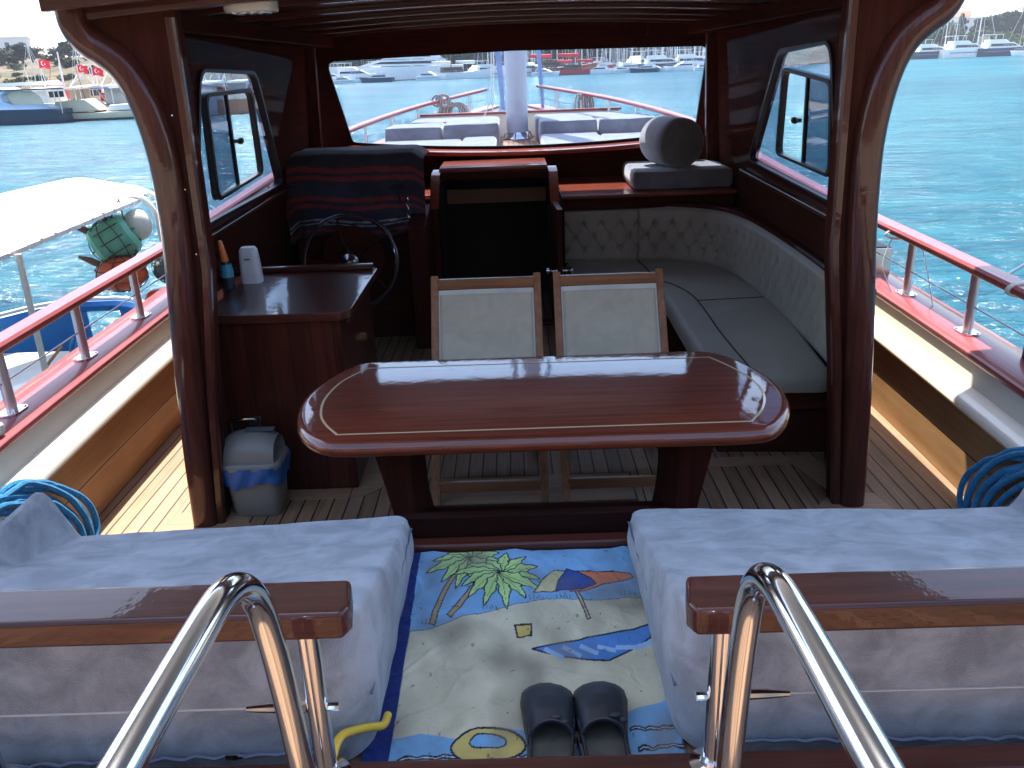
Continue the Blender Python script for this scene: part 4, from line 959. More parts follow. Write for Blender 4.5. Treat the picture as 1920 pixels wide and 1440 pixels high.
# stern sill and rails
MB().box(-1.9, 1.9, 1.125, 1.185, 0.40, 0.655).build('stern_sill', M['sternwood'], label='red brown timber sill across the bottom edge of the view behind the cushions', cat='sill', bevel=0.006)
for s in (-1, 1):
    nm = 'left' if s < 0 else 'right'
    e = -0.290 if s < 0 else 0.257
    r_ = thing('stern_rail', (s * 0.9, 1.15, 0.655), 'varnished wooden stern rail on steel stanchions, %s of the gap' % nm, 'railing', 'stern rails')
    z1, z0 = (1.043, 0.992) if s < 0 else (1.030, 0.978)
    MB().prism([(s * 1.85, 1.10), (e + s * 0.012, 1.10), (e, 1.125), (e + s * 0.012, 1.20), (s * 1.85, 1.20)], 'z', z0, z1).build('handrail', M['sternwood'], r_, bevel=0.009, seg=3)
    for k, x in enumerate((s * 0.375 + (0 if s < 0 else -0.052), s * 0.98, s * 1.6)):
        p = MB().tube([(x, 1.15, 0.655), (x, 1.15, z0 + 0.004)], 0.019, 20).build('stanchion', M['steel'], r_)
        MB().lathe([(0.042, 0), (0.042, 0.006), (0.024, 0.012), (0.022, 0.02)], (x, 1.15, 0.655), 'z', 20).build('base_flange', M['steel'], p)
    x = s * 0.375 + (0 if s < 0 else -0.052)
    MB().tube([(x - s * 0.02, 1.15, 0.815), (s * 1.6, 1.15, 0.812)], 0.0024, 8).build('wire', M['wire'], r_)
    tb_ = MB().tube([(x + s * 0.02, 1.15, 0.815), (x + s * 0.085, 1.15, 0.815)], [0.008, 0.008], 10)
    tb_.tube([(x + s * 0.04, 1.15, 0.815), (x + s * 0.085, 1.15, 0.815), (x + s * 0.125, 1.15, 0.814)], [0.010, 0.0085, 0.005], 8).lathe([(0.011, 0), (0.011, 0.012)], (x + s * 0.03, 1.15, 0.815), 'x', 6)
    tb_.build('turnbuckle', M['steel'], r_)
    MB().tube([(x - s * 0.017, 1.15, 0.815), (x - s * 0.038, 1.15, 0.815)], 0.008, 8).build('end_nut', M['steel'], r_)
    h = thing('gangway_handrail', (s * 0.38, 1.0, 0.5), 'bent polished steel tube handrail rising in the foreground, %s' % nm, 'handrail', 'gangway handrails')
    X = -0.386 if s < 0 else 0.318; dz = 0.0 if s < 0 else -0.010
    MB().tube(smooth_path([(X + 0.006, 1.065, 0.50), (X + 0.004, 1.052, 0.72), (X + 0.002, 1.032, 0.94), (X, 1.006, 1.10 + dz), (X - 0.001, 0.980, 1.165 + dz), (X - 0.002, 0.945, 1.205 + dz), (X - 0.003, 0.90, 1.228 + dz), (X - 0.003, 0.84, 1.238 + dz), (X - 0.002, 0.65, 1.245 + dz), (X, 0.3, 1.255 + dz), (X, -0.2, 1.27 + dz)], 8), 0.0205, 28).build('tube', M['steel'], h)
    MB().lathe([(0.045, 0), (0.045, 0.006), (0.026, 0.012), (0.024, 0.03)], (X + 0.006, 1.065, 0.5), 'z', 20).build('base_flange', M['steel'], h)

# blue mooring ropes hung over the bulwark
BR = fabric('blue_rope', (0.012, 0.16, 0.36), (0.03, 0.30, 0.55), 60, 0.2, 0.7, 0.8, 900)
for s in (-1, 1):
    m = MB(); rnd = random.Random(5 + s)
    for k in range(11):
        d = k * 0.020; P = []
        R1 = 0.20 + 0.018 * (k % 4); R2 = 0.17 + 0.012 * (k % 5)
        cx0, cy0, cz0 = s * (1.86 - 0.014 * (k % 3)), 2.66 + 0.024 * k - 0.1, 0.23 + 0.006 * (k % 3)
        for q in range(26):
            a = 2 * pi * q / 26
            P.append((cx0 + s * 0.05 * sin(a) - s * 0.10 * cos(a) * 0.4, cy0 + R1 * cos(a), cz0 + R2 * sin(a) + 0.05 * cos(a) * -1 + 0.006 * rnd.uniform(-1, 1)))
        m.tube(smooth_path(P, 2, True), 0.0125, 8, True)
    m.build('rope_coil', BR, label='coil of blue mooring rope against the %s bulwark' % ('port' if s < 0 else 'starboard'), cat='rope', group='blue rope coils')
# white clip on the port cap
MB().prism([(-2.05 + a, 0.60 + b) for a, b in rrect(0.06, 0.05, 0.015)], 'y', 2.93, 2.96).build('rope_clip', M['hem'], label='small white clip on the port cap rail at the left edge', cat='clip', bevel=0.006)
# starboard rail details
def tie(y, x, z, lab, r=0.006, mat=None):
    m = MB()
    for k in range(2):
        m.tube([(x + 0.058 * cos(a), y + 0.012 * k + 0.006 * sin(a * 2), z + 0.028 * sin(a)) for a in [2 * pi * q / 18 for q in range(18)]], r, 7, True)
    return m.build('cord_tie', mat or M['cord'], label=lab, cat='cord')
tie(4.66, cxf(4.66), 0.885, 'white cord tied round the starboard guard rail near the pillar')
tie(3.42, cxf(3.42), 0.885, 'white cord tied round the starboard guard rail above the fender line', 0.008)
m = MB().tube(smooth_path([(2.12, 4.66, 0.86), (2.06, 4.60, 0.72), (2.10, 4.50, 0.58), (2.16, 4.42, 0.585), (2.17, 4.3, 0.58)], 6), 0.003, 6)
m.tube(smooth_path([(2.17, 4.40, 0.86), (2.20, 4.34, 0.7), (2.19, 4.25, 0.60), (2.17, 4.18, 0.58)], 6), 0.003, 6)
m.build('loose_cord', M['cord'], label='thin loose cord hanging from the starboard guard rail to its cap', cat='cord')
lb = thing('navigation_light_box', (2.18, 4.98, 0.57), 'dark metal light box with a chain fixed to the starboard cap rail', 'light box')
MB().box(2.10, 2.24, 4.90, 5.14, 0.59, 0.76).build('case', M['blackgloss'], lb, bevel=0.01)
MB().box(2.10, 2.235, 4.885, 4.898, 0.595, 0.755).build('face_plate', M['steel_rough'], lb, bevel=0.004)
m = MB()
for k in range(5):
    m.tube([(2.095 + 0.008 * cos(a) * (k % 2), 4.86 + 0.008 * cos(a) * (1 - k % 2), 0.74 - 0.028 * k + 0.017 * sin(a)) for a in [2 * pi * q / 10 for q in range(10)]], 0.0028, 5, True)
m.build('chain', M['steel'], lb)
fe = thing('fender', (2.30, 3.42, 0.3), 'dark fender hanging outside the starboard rail at the right edge', 'fender')
MB().lathe([(0.01, 0.0), (0.06, 0.03), (0.075, 0.1), (0.075, 0.34), (0.05, 0.40), (0.02, 0.43)], (2.265, 3.40, 0.36), 'z', 20).build('body', paint('navy_fender', (0.02, 0.03, 0.06), 0.5), fe)
MB().tube([(2.265, 3.40, 0.78), (2.23, 3.41, 0.86), (2.17, 3.42, 0.905)], 0.006, 6).build('lanyard', M['cord'], fe)
MB().tube([(2.16, 3.62, 0.885), (4.4, 4.9, 1.5), (9, 7.5, 3.0)], 0.007, 6).build('mooring_line', M['wire'], label='dark line running out from the starboard rail over the water', cat='rope')

# awning stretched over the aft deck (it throws the shade there)
aw = thing('awning', (0, 1, 3.0), 'dark canvas awning stretched above the aft deck', 'awning')
m = MB().rings([[(-2.22, 4.25, 3.0), (2.22, 4.93, 3.0), (2.22, 4.93, 3.012), (-2.22, 4.25, 3.012)], [(-2.22, 3.2, 3.02), (2.22, 3.2, 3.02), (2.22, 3.2, 3.032), (-2.22, 3.2, 3.032)], [(-2.22, 2.15, 3.0), (2.22, 2.15, 3.0), (2.22, 2.15, 3.012), (-2.22, 2.15, 3.012)]])
cn = paint('canvas', (0.22, 0.21, 0.22), 0.9); m.build('canvas', cn, aw, smooth=False)

# ---------------------------------------------------------------- foredeck things
def fpad(x0, x1, y0, y1, z0, z1, lab, g='sunbed cushions on the foredeck'):
    pad('sunbed_cushion', x0, x1, y0, y1, z0, z1, M['plush_grey'], lab, 'cushion', g, r=0.035)
fpad(-1.55, -0.62, 9.05, 10.35, 0.90, 1.045, 'foredeck cushion in the near row, outermost to port')
fpad(-0.90 + 0.30, -0.20, 9.05, 10.35, 0.90, 1.06, 'foredeck cushion in the near row, just left of the mast')
fpad(0.33, 1.02, 9.05, 10.5, 0.90, 1.06, 'foredeck cushion in the near row, just right of the mast')
fpad(1.04, 1.62, 9.05, 10.35, 0.90, 1.045, 'foredeck cushion in the near row, outermost to starboard')
fpad(-1.56, -0.87, 10.45, 11.2, 0.90, 1.19, 'tall foredeck cushion behind the near row, outermost to port')
fpad(-0.85, -0.17, 10.45, 11.2, 0.90, 1.21, 'tall foredeck cushion behind the near row, left of the mast foot')
fpad(0.33, 1.02, 10.45, 11.2, 0.90, 1.21, 'tall foredeck cushion behind the near row, right of the mast foot')
fpad(1.04, 1.72, 10.45, 11.2, 0.90, 1.21, 'tall foredeck cushion behind the near row, outermost to starboard')
fpad(-1.35, -0.18, 11.3, 12.1, 0.90, 1.20, 'wide foredeck cushion in the far row, port side of the mast')
fpad(0.30, 1.5, 11.3, 12.1, 0.90, 1.20, 'wide foredeck cushion in the far row, starboard side of the mast')
bb = thing('bow_bench', (0.1, 12.3, 0.9), 'white bench back with a varnished top edge across the bow', 'bench')
MB().box(-1.30, 1.50, 12.28, 12.36, 0.90, 1.215).build('panel', M['white'], bb, bevel=0.006)
MB().box(-1.33, 1.53, 12.24, 12.40, 1.216, 1.245).build('top_edge', M['cap'], bb, bevel=0.008)
ms = thing('mast', (0.06, 11.75, 0.9), 'thick pale grey mast standing on the foredeck', 'mast')
MB().tube([(0.06, 11.75, 0.98), (0.055, 11.75, 3.0), (0.05, 11.75, 9.0)], [0.148, 0.145, 0.12], 32).build('spar', paint('mast_paint', (0.62, 0.62, 0.66), 0.4, 0.04), ms)
MB().lathe([(0.19, 0), (0.19, 0.02), (0.16, 0.05), (0.15, 0.10)], (0.06, 11.75, 0.9), 'z', 24).build('collar', M['steel'], ms)
for k in range(6):
    a = 2 * pi * k / 6 + 0.3; MB().tube([(0.06 + 0.2 * cos(a), 11.75 + 0.2 * sin(a), 0.9), (0.06 + 0.18 * cos(a), 11.75 + 0.18 * sin(a), 0.99), (0.06 + 0.15 * cos(a), 11.75 + 0.15 * sin(a), 1.0)], 0.012, 6).build('cleat', M['steel'], ms)
BS = paint('pale_blue_sailcloth', (0.32, 0.45, 0.72), 0.7)
for x, y, a, b, lab in ((-0.20, 14.6, 0.045, 0.055, 'pale blue furled sail left of the mast'), (0.46, 14.6, 0.03, 0.035, 'thin pale blue furled sail right of the mast')):
    MB().tube([(x + 0.05, y, 1.15), (x, y, 2.0), (x - 0.2, y - 1, 7)], [0.03, b, a], 12).build('furled_sail', BS, label=lab, cat='sail')
for pts, lab in ((smooth_path([(-0.40, 12.2, 1.18), (-0.30, 12.2, 1.5), (-0.25, 12.0, 2.4), (-0.2, 11.9, 5)], 5), 'white halyard with a slack bight left of the mast'), ([(-0.28, 12.2, 1.25), (-0.24, 12.1, 1.8), (-0.15, 12, 5)], 'straight white halyard left of the mast')):
    MB().tube(pts, 0.009, 6).build('halyard', M['cord'], label=lab, cat='rope')
def stripy(name):
    m, T, B = nt(name); v = coords(T)
    w = T.nodes.new("ShaderNodeTexWave"); w.inputs['Scale'].default_value = 14; w.inputs['Distortion'].default_value = 6; T.links.new(v, w.inputs[0])
    T.links.new(ramp(T, w.outputs['Fac'], [(0.4, (0.12, 0.12, 0.15)), (0.6, (0.6, 0.58, 0.54))]), B.inputs['Base Color']); setp(B, rough=0.9); return m
ST = stripy('striped_rope')
def coil(c, R, n, lab, sq=1.0, lean=0.0):
    m = MB(); rnd = random.Random(int(c[0] * 100))
    for k in range(n):
        a0 = rnd.uniform(-0.2, 0.2); rr = R * rnd.uniform(0.75, 1.05); dx = rnd.uniform(-0.09, 0.09); 
        m.tube([(c[0] + dx + rr * sq * cos(a) * cos(a0), c[1] + rr * cos(a) * sin(a0) + rnd.uniform(-.01, .01), c[2] + rr * sin(a) + dx * lean) for a in [2 * pi * q / 18 for q in range(18)]], 0.016, 7, True)
    m.build('rope_hank', ST, label=lab, cat='rope', group='striped rope hanks on the bow rail')
y_ = 12.6
coil((-0.86, 12.95, 1.22), 0.15, 12, 'big hank of striped rope hanging from the port bow rail', 1.0)
coil((-1.03, 12.8, 1.40), 0.085, 5, 'small knot of striped rope wrapped on the port bow rail', 1.0)
coil((1.05, 12.85, 1.27), 0.15, 9, 'narrow hank of striped rope hanging from the starboard bow rail', 0.4)

# ================================================================ SEA, LAND, SKY LINE
_1 = 'first second third fourth fifth sixth seventh eighth ninth'.split(); _T = 'tenth eleventh twelfth thirteenth fourteenth fifteenth sixteenth seventeenth eighteenth nineteenth'.split()
ORD = _1 + _T
for a_, b_ in (('twentieth', 'twenty'), ('thirtieth', 'thirty'), ('fortieth', 'forty'), ('fiftieth', 'fifty'), ('sixtieth', 'sixty'), ('seventieth', 'seventy')): ORD += [a_] + [b_ + '-' + q for q in _1]
HC = {'boat_white': 'white', 'boat_navy': 'navy', 'boat_pale_blue': 'pale blue', 'cover_white': 'white'}
SEA_Z = -1.3
def sea_mat():
    m, T, B = nt('sea_water'); tc = T.nodes.new("ShaderNodeTexCoord"); v = tc.outputs['Object']
    mp = T.nodes.new("ShaderNodeMapping"); mp.inputs['Rotation'].default_value = (0, 0, 0.35); mp.inputs['Scale'].default_value = (0.55, 1.5, 1); T.links.new(v, mp.inputs[0]); w = mp.outputs[0]
    big = noise_n(T, v, 0.02, 3); mid = noise_n(T, w, 0.35, 4)
    f = mth(T, 'ADD', mth(T, 'MULTIPLY', big, 0.4), mth(T, 'ADD', mth(T, 'MULTIPLY', mid, 0.3), mth(T, 'MULTIPLY', noise_n(T, w, 1.6, 4, 0.6, 0.7), 0.3)))
    T.links.new(ramp(T, f, [(0.40, (0.005, 0.062, 0.104)), (0.60, (0.023, 0.145, 0.188))]), B.inputs['Base Color'])
    setp(B, rough=0.6, spec=0.0)
    h = mth(T, 'ADD', mth(T, 'MULTIPLY', noise_n(T, w, 0.55, 3, 0.5, 0.6), 1.3), mth(T, 'ADD', mth(T, 'MULTIPLY', noise_n(T, w, 2.6, 5, 0.6, 0.8), 0.42), mth(T, 'MULTIPLY', noise_n(T, w, 11, 3, 0.6), 0.05)))
    b = T.nodes.new("ShaderNodeBump"); b.inputs['Strength'].default_value = 1.0; b.inputs['Distance'].default_value = 0.42
    T.links.new(h, b.inputs['Height']); T.links.new(b.outputs[0], B.inputs['Normal'])
    gl = T.nodes.new("ShaderNodeBsdfGlossy"); gl.inputs['Roughness'].default_value = 0.12; T.links.new(b.outputs[0], gl.inputs['Normal'])
    fr = T.nodes.new("ShaderNodeFresnel"); fr.inputs[0].default_value = 1.33; T.links.new(b.outputs[0], fr.inputs['Normal'])
    mx = T.nodes.new("ShaderNodeMixShader"); T.links.new(mth(T, 'MINIMUM', mth(T, 'MULTIPLY', fr.outputs[0], 0.6), 0.12), mx.inputs[0])
    T.links.new(B.outputs[0], mx.inputs[1]); T.links.new(gl.outputs[0], mx.inputs[2])
    out = [n for n in T.nodes if n.type == 'OUTPUT_MATERIAL'][0]; T.links.new(mx.outputs[0], out.inputs[0]); return m
MB().grid(lambda u, v: (lerp(-2500, 2500, u), lerp(-300, 3500, v), SEA_Z), 8, 8).build('water', sea_mat(), origin=(0, 0, SEA_Z), kind='structure')
fm = MB(); rnd = random.Random(3)
for i in range(70):
    x = 2.5 + rnd.gauss(1.5, 2.2); y = 38 + rnd.gauss(0, 3.0); r = rnd.uniform(0.1, 0.5)
    fm.add([(x + r * 2.2 * cos(a) * rnd.uniform(.7, 1.2), y + r * sin(a) * rnd.uniform(.7, 1.2), SEA_Z + 0.02 + i * 0.0004) for a in [2 * pi * k / 9 for k in range(9)]], [tuple(range(9))])
fm.build('foam', paint('foam_white', (0.8, 0.85, 0.88), 0.8), kind='stuff', smooth=False)

def shore(az):   # azimuth in degrees from dead ahead, positive to starboard -> distance of the water's edge
    return interp([(-75, 86), (-19, 84), (-16, 120), (-13.5, 262), (8, 246), (16, 262), (22, 345), (30, 400), (75, 420)], az)
def ridge(az, r):
    d = r - shore(az)
    if d < 0: return -3.0
    base = -0.55 if d < 10 else 0
    if az < -16: h = interp([(0, -0.4), (18, 0.2), (45, 2.2), (85, 4.6), (150, 6.8), (260, 11), (500, 14), (900, 9)], d)
    elif az < 16: h = interp([(0, -0.4), (20, 0.6), (60, 5), (140, 15), (300, 34), (600, 40), (900, 20)], d)
    else: h = interp([(0, -0.4), (20, 0.6), (60, 3), (140, 6), (300, 9.5), (600, 12), (900, 9)], d)
    n = noise.noise(Vector((az * 0.22, r * 0.012, 1))); n2 = noise.noise(Vector((az * 0.9, r * 0.04, 4)))
    return h + (n * 0.35 + n2 * 0.16) * max(0, h) + SEA_Z + 0.6
def land_mat():
    m, T, B = nt('dry_hillside'); v = coords(T, rnd=False)
    f = mth(T, 'ADD', mth(T, 'MULTIPLY', noise_n(T, v, 0.05, 5), 0.6), mth(T, 'MULTIPLY', noise_n(T, v, 0.4, 5), 0.4))
    T.links.new(ramp(T, f, [(0.36, (0.07, 0.085, 0.05)), (0.50, (0.15, 0.125, 0.085)), (0.68, (0.25, 0.20, 0.14))]), B.inputs['Base Color']); setp(B, rough=1.0, spec=0.1)
    bump(T, B, noise_n(T, v, 0.5, 5), 0.8, 1.5); return m
def lp(u, v):
    az = lerp(-75, 75, u); s0 = shore(az); r = s0 + 900 * v ** 1.8
    z = ridge(az, r) if v > 0 else SEA_Z - 2
    return (r * sin(radians(az)), r * cos(radians(az)), z)
MB().grid(lp, 220, 46).build('hill', land_mat(), origin=(0, 0, 0), kind='structure')
def ground(x, y):
    r = hypot(x, y); return ridge(math.degrees(atan2(x, y)), r)
def pol(az, r): return r * sin(radians(az)), r * cos(radians(az))

# trees
LEAFC = [paint('leaf_' + n, c, 0.9, 0.4, 0.5, spec=0.15) for n, c in (('olive', (0.10, 0.125, 0.035)), ('green', (0.055, 0.10, 0.025)), ('dark', (0.030, 0.055, 0.028)), ('grey', (0.055, 0.072, 0.045)))]
BARK = paint('bark', (0.12, 0.09, 0.065), 0.9)
def tree_proto(kind, seed):
    rnd = random.Random(seed); t = MB(); c = MB()
    H = 1.0
    if kind == 'cypress':
        t.tube([(0, 0, 0), (0, 0, 0.5), (0, 0, 0.95)], [0.03, 0.02, 0.005], 6)
        for i in range(520):
            h = rnd.uniform(0.08, 1.0); R = 0.13 * sin(pi * min(1, h * 0.86 + 0.12)) ** 0.8 * rnd.uniform(0.5, 1.1); a = rnd.uniform(0, 2 * pi)
            leaf(c, (R * cos(a), R * sin(a), h), 0.035, rnd)
    else:
        t.tube([(0, 0, 0), (0.02, 0.01, 0.25), (0.0, 0.03, 0.5)], [0.045, 0.035, 0.02], 7)
        cl = []
        for i in range(9 if kind == 'round' else 12):
            a = rnd.uniform(0, 2 * pi); rr = rnd.uniform(0.08, 0.34); h = rnd.uniform(0.42, 0.86)
            if kind == 'bush': h = rnd.uniform(0.15, 0.6); rr *= 1.5
            cl.append((rr * cos(a), rr * sin(a), h, rnd.uniform(0.13, 0.24)))
            t.tube([(0.01, 0.01, 0.22), (rr * 0.5 * cos(a), rr * 0.5 * sin(a), 0.38), (rr * cos(a), rr * sin(a), h)], [0.022, 0.014, 0.005], 5)
        for x, y, z, r in cl:
            for i in range(95):
                v = Vector((rnd.gauss(0, 1), rnd.gauss(0, 1), rnd.gauss(0, 0.8))).normalized() * r * rnd.uniform(0.55, 1.12)
                leaf(c, (x + v.x, y + v.y, z + v.z * 0.8), 0.045, rnd)
    return t, c
def leaf(c, p, s, rnd):
    p = Vector(p); a = Vector((rnd.gauss(0, 1), rnd.gauss(0, 1), rnd.gauss(0, 1))).normalized(); b = a.orthogonal().normalized(); s *= rnd.uniform(0.6, 1.5)
    c.add([p + a * s, p + b * s * 0.7, p - a * s, p - b * s * 0.7], [(0, 1, 2, 3)])
protos = {}
def put_tree(kind, k, x, y, h, wid=1.0):
    key = (kind, k)
    if key not in protos:
        t, c = tree_proto(kind, hash(kind) % 97 + k * 13 if False else len(protos) * 13 + 5)
        r = thing('cypress_tree' if kind == 'cypress' else ('shrub' if kind == 'bush' else 'leafy_tree'), (0, 0, 0), 'x', 'tree')
        t.build('trunk', BARK, r); c.build('crown', LEAFC[k % 4], r, smooth=False); protos[key] = r; o = r; 
    else: o = copy_tree(protos[key])
    o.location = (x, y, ground(x, y) - 0.2); o.scale = (h * wid, h * wid, h); o.rotation_euler = (0, 0, (x * 7.3 + y) % 6.28)
    col = ['olive green', 'mid green', 'dark green', 'grey green'][k % 4]
    zone = 'on the dry hill at the left' if x < -0.27 * y else ('on the far shore at the right' if x > 0.38 * y else 'behind the far marina ahead')
    o['_t'] = col; o['_k'] = kind; o['_z'] = zone
    nm = {'cypress': 'slim pointed cypress', 'bush': 'low spreading bush', 'round': 'round crowned tree'}[kind]
    o['label'] = '%s %s %s' % (col, nm, zone); o['category'] = 'bush' if kind == 'bush' else 'tree'
    o['group'] = 'trees and bushes %s' % zone
    return o
rnd = random.Random(11)
for i in range(64):   # left hill scrub
    az = rnd.uniform(-36, -25); r = 84 + rnd.choice((60, 85, 110, 130, 150, 165, 175)) + rnd.uniform(-8, 14); x, y = pol(az, r)
    if r > 200: put_tree('round', rnd.choice((2, 3, 3)), x, y, rnd.uniform(2.2, 4.2), 1.7)
    else: put_tree('bush', rnd.choice((0, 2, 3)), x, y, rnd.uniform(1.0, 2.2), 1.6)
for i in range(46):   # ahead
    az = rnd.uniform(-14.5, 14.5); r = 250 + rnd.choice((35, 55, 75, 100)) + rnd.uniform(-6, 10); x, y = pol(az, r)
    put_tree('round', rnd.choice((0, 1, 2, 3)), x, y, rnd.uniform(7, 11), 1.4)
for i in range(48):
    az = -14.5 + i * 0.62 + rnd.uniform(-.2, .2); x, y = pol(az, 288 + rnd.uniform(-6, 10)); put_tree('bush', rnd.choice((1, 2, 3, 2)), x, y, rnd.uniform(8, 12), 1.1)
for az, r, h, k, kd in ((24.6, 395, 8, 1, 'round'), (25.1, 400, 10, 1, 'round'), (25.8, 398, 8, 2, 'round'), (26.3, 402, 12, 0, 'round'), (26.9, 410, 8, 1, 'round'), (27.4, 430, 11, 2, 'cypress'), (26.6, 440, 13, 2, 'cypress'),
        (28.0, 440, 12, 2, 'round'), (28.6, 455, 13, 2, 'round'), (29.0, 450, 12, 2, 'cypress'), (29.6, 455, 13, 2, 'round'), (30.2, 460, 13, 2, 'round'), (31.1, 470, 11, 2, 'round'), (28.7, 405, 8, 0, 'round'), (29.3, 403, 8, 1, 'round'),
        (29.8, 405, 7, 0, 'round'), (28.3, 404, 6, 0, 'bush'), (30.4, 410, 6, 1, 'bush'), (31.6, 420, 10, 0, 'round'), (32.1, 422, 11, 1, 'round'), (32.4, 480, 19, 2, 'round'), (33.0, 480, 17, 2, 'round'), (23.9, 390, 7, 0, 'round'), (23.2, 380, 8, 1, 'round'), (30.9, 425, 9, 3, 'round')):
    x, y = pol(az, r); put_tree(kd, k, x, y, h * 1.05, 1.25)

# houses
WALLS = [paint('house_' + n, c, 0.8) for n, c in (('white', (0.72, 0.70, 0.66)), ('cream', (0.62, 0.55, 0.42)), ('orange', (0.60, 0.30, 0.16)))]
ROOF = paint('terracotta', (0.36, 0.13, 0.07), 0.8); WIN = paint('house_window', (0.04, 0.05, 0.07), 0.2)
def house(az, r, w, d, h, k, lab, pitched=True):
    x, y = pol(az, r); z = ground(x, y) - 0.3; t = thing('house', (x, y, z), lab, 'house')
    t.rotation_euler = (0, 0, -radians(az) * 0.8)
    def L(m): m.v = [(v[0] + x, v[1] + y, v[2] + z) for v in m.v]; return m
    L(MB().box(-w / 2, w / 2, -d / 2, d / 2, 0, h)).build('wall', WALLS[k], t, smooth=False)
    if pitched: L(MB().prism([(-d / 2 - 0.4, h + 0.01), (0, h + d * 0.25), (d / 2 + 0.4, h + 0.01)], 'x', -w / 2 - 0.4, w / 2 + 0.4)).build('roof', ROOF, t, smooth=False)
    else: L(MB().box(-w / 2 - 0.2, w / 2 + 0.2, -d / 2 - 0.2, d / 2 + 0.2, h + 0.01, h + 0.4)).build('roof', WALLS[0], t, smooth=False)
    for fl in range(int(h // 3)):
        n = int(w // 3.2)
        for i in range(n):
            xx = -w / 2 + (i + 0.5) * w / n
            L(MB().box(xx - 0.6, xx + 0.6, -d / 2 - 0.05, -d / 2 - 0.003, 1 + fl * 3, 2.4 + fl * 3)).build('window', WIN, t, smooth=False)
for a in ((-31.0, 330, 22, 9, 4.2, 0, 'long low white house on top of the left hill', False), (-29.6, 325, 16, 9, 3.6, 0, 'white flat roofed house on the crest near the pillar', False), (-34.3, 300, 14, 8, 4, 1, 'cream house on the crest at the far left edge', False),
          (-12.6, 330, 13, 9, 7, 0, 'white two storey house above the large yacht, farthest left', True), (-11.0, 340, 11, 9, 6, 0, 'white house among the trees behind the yachts', True), (-8.6, 335, 16, 9, 7, 0, 'wide white building behind the moored yachts', False),
          (-5.6, 345, 12, 9, 8, 1, 'cream tall house on the slope left of the mast', True), (3.0, 350, 14, 9, 8, 0, 'white house on the slope right of the mast', True), (9.0, 340, 12, 9, 7, 0, 'white house behind the forest of masts', True),
          (29.4, 480, 46, 14, 12, 0, 'big white terraced building on the right shore', False), (31.4, 440, 16, 9, 6, 2, 'orange walled house with tiled roof at the right edge', True), (27.6, 420, 9, 6, 5, 1, 'ochre hut between trees on the right shore', False), (25.3, 520, 30, 12, 11, 0, 'distant white house over the trees at the right', True), (30.9, 560, 26, 12, 15, 0, 'pale house on the skyline at the right', True)):
    house(*a)

# quay on the left
x0, y0, x1, y1 = -75, 85, -20, 84.5
m = MB().beam((x0, y0, SEA_Z + 0.1), (x1, y1, SEA_Z + 0.1), 5, 1.5); m.build('quay', paint('quay_concrete', (0.34, 0.32, 0.29), 0.9), label='low concrete quay under the moored boats at the left', cat='quay', smooth=False)
pm_ = thing('crane_pole', (*pol(-31.3, 150), 2), 'tall grey leaning pole standing on the left hill against the sky', 'pole')
px_, py_ = pol(-31.3, 150)
MB().tube([(px_, py_, 1), (px_ - 1.6, py_, 11.5)], [0.14, 0.10], 8).build('pole', M['steel_rough'], pm_)
MB().box(px_ - 2.0, px_ - 1.2, py_ - 0.2, py_ + 0.2, 11.4, 11.7).build('head', M['steel_rough'], pm_, smooth=False)

# ---------------------------------------------------------------- boats
def C(n, c, r=0.35, **k): return paint(n, c, r, 0.06, 1.5, **k)
HW, HN, HB, HR, HWD = C('boat_white', (0.78, 0.78, 0.76)), C('boat_navy', (0.02, 0.035, 0.07), 0.2), C('boat_pale_blue', (0.40, 0.55, 0.68)), C('boat_red', (0.45, 0.03, 0.03)), C('boat_wood', (0.20, 0.07, 0.035), 0.4)
DK = C('boat_window', (0.015, 0.02, 0.03), 0.1); ALU = C('mast_alu', (0.62, 0.62, 0.62), 0.4); SC = {'blue': C('cover_blue', (0.05, 0.12, 0.35)), 'red': C('cover_red', (0.62, 0.03, 0.04), 0.7), 'white': C('cover_white', (0.75, 0.74, 0.70), 0.8), 'cream': C('cover_cream', (0.62, 0.55, 0.42), 0.8), 'orange': C('cover_orange', (0.80, 0.16, 0.03), 0.7)}
def hull(m, Lh, B, H, draft=0.4, bowr=1.25, full=0.75, sheer=0.35, n=16):
    """stern at -L/2, bow at +L/2 along x; waterline at z 0"""
    rs = []
    for i in range(n + 1):
        t = i / n; x = lerp(-Lh / 2, Lh / 2, t)
        b = B / 2 * (1 - max(0, (t - 0.45) / 0.55) ** (1.6 + full)) * (0.82 + 0.18 * min(1, t / 0.3)); b = max(b, 0.02)
        z1 = H * (1 + sheer * max(0, (t - 0.3) / 0.7) ** 2 + 0.08 * (1 - t)); xo = (bowr - 1) * Lh * 0.25 * max(0, (t - 0.7) / 0.3) ** 2
        rs.append([(x, -b * 0.55, -draft), (x + xo * 0.4, -b * 0.92, 0.05), (x + xo, -b, z1), (x + xo, -b * 0.93, z1 + 0.02 * H), (x + xo, b * 0.93, z1 + 0.02 * H), (x + xo, b, z1), (x + xo * 0.4, b * 0.92, 0.05), (x, b * 0.55, -draft)])
    m.rings(rs); return m
def place(root, parts, x, y, rot, z=SEA_Z):
    root.location = (x, y, z); root.rotation_euler = (0, 0, rot); return root
ZT = (0, 0, 0)
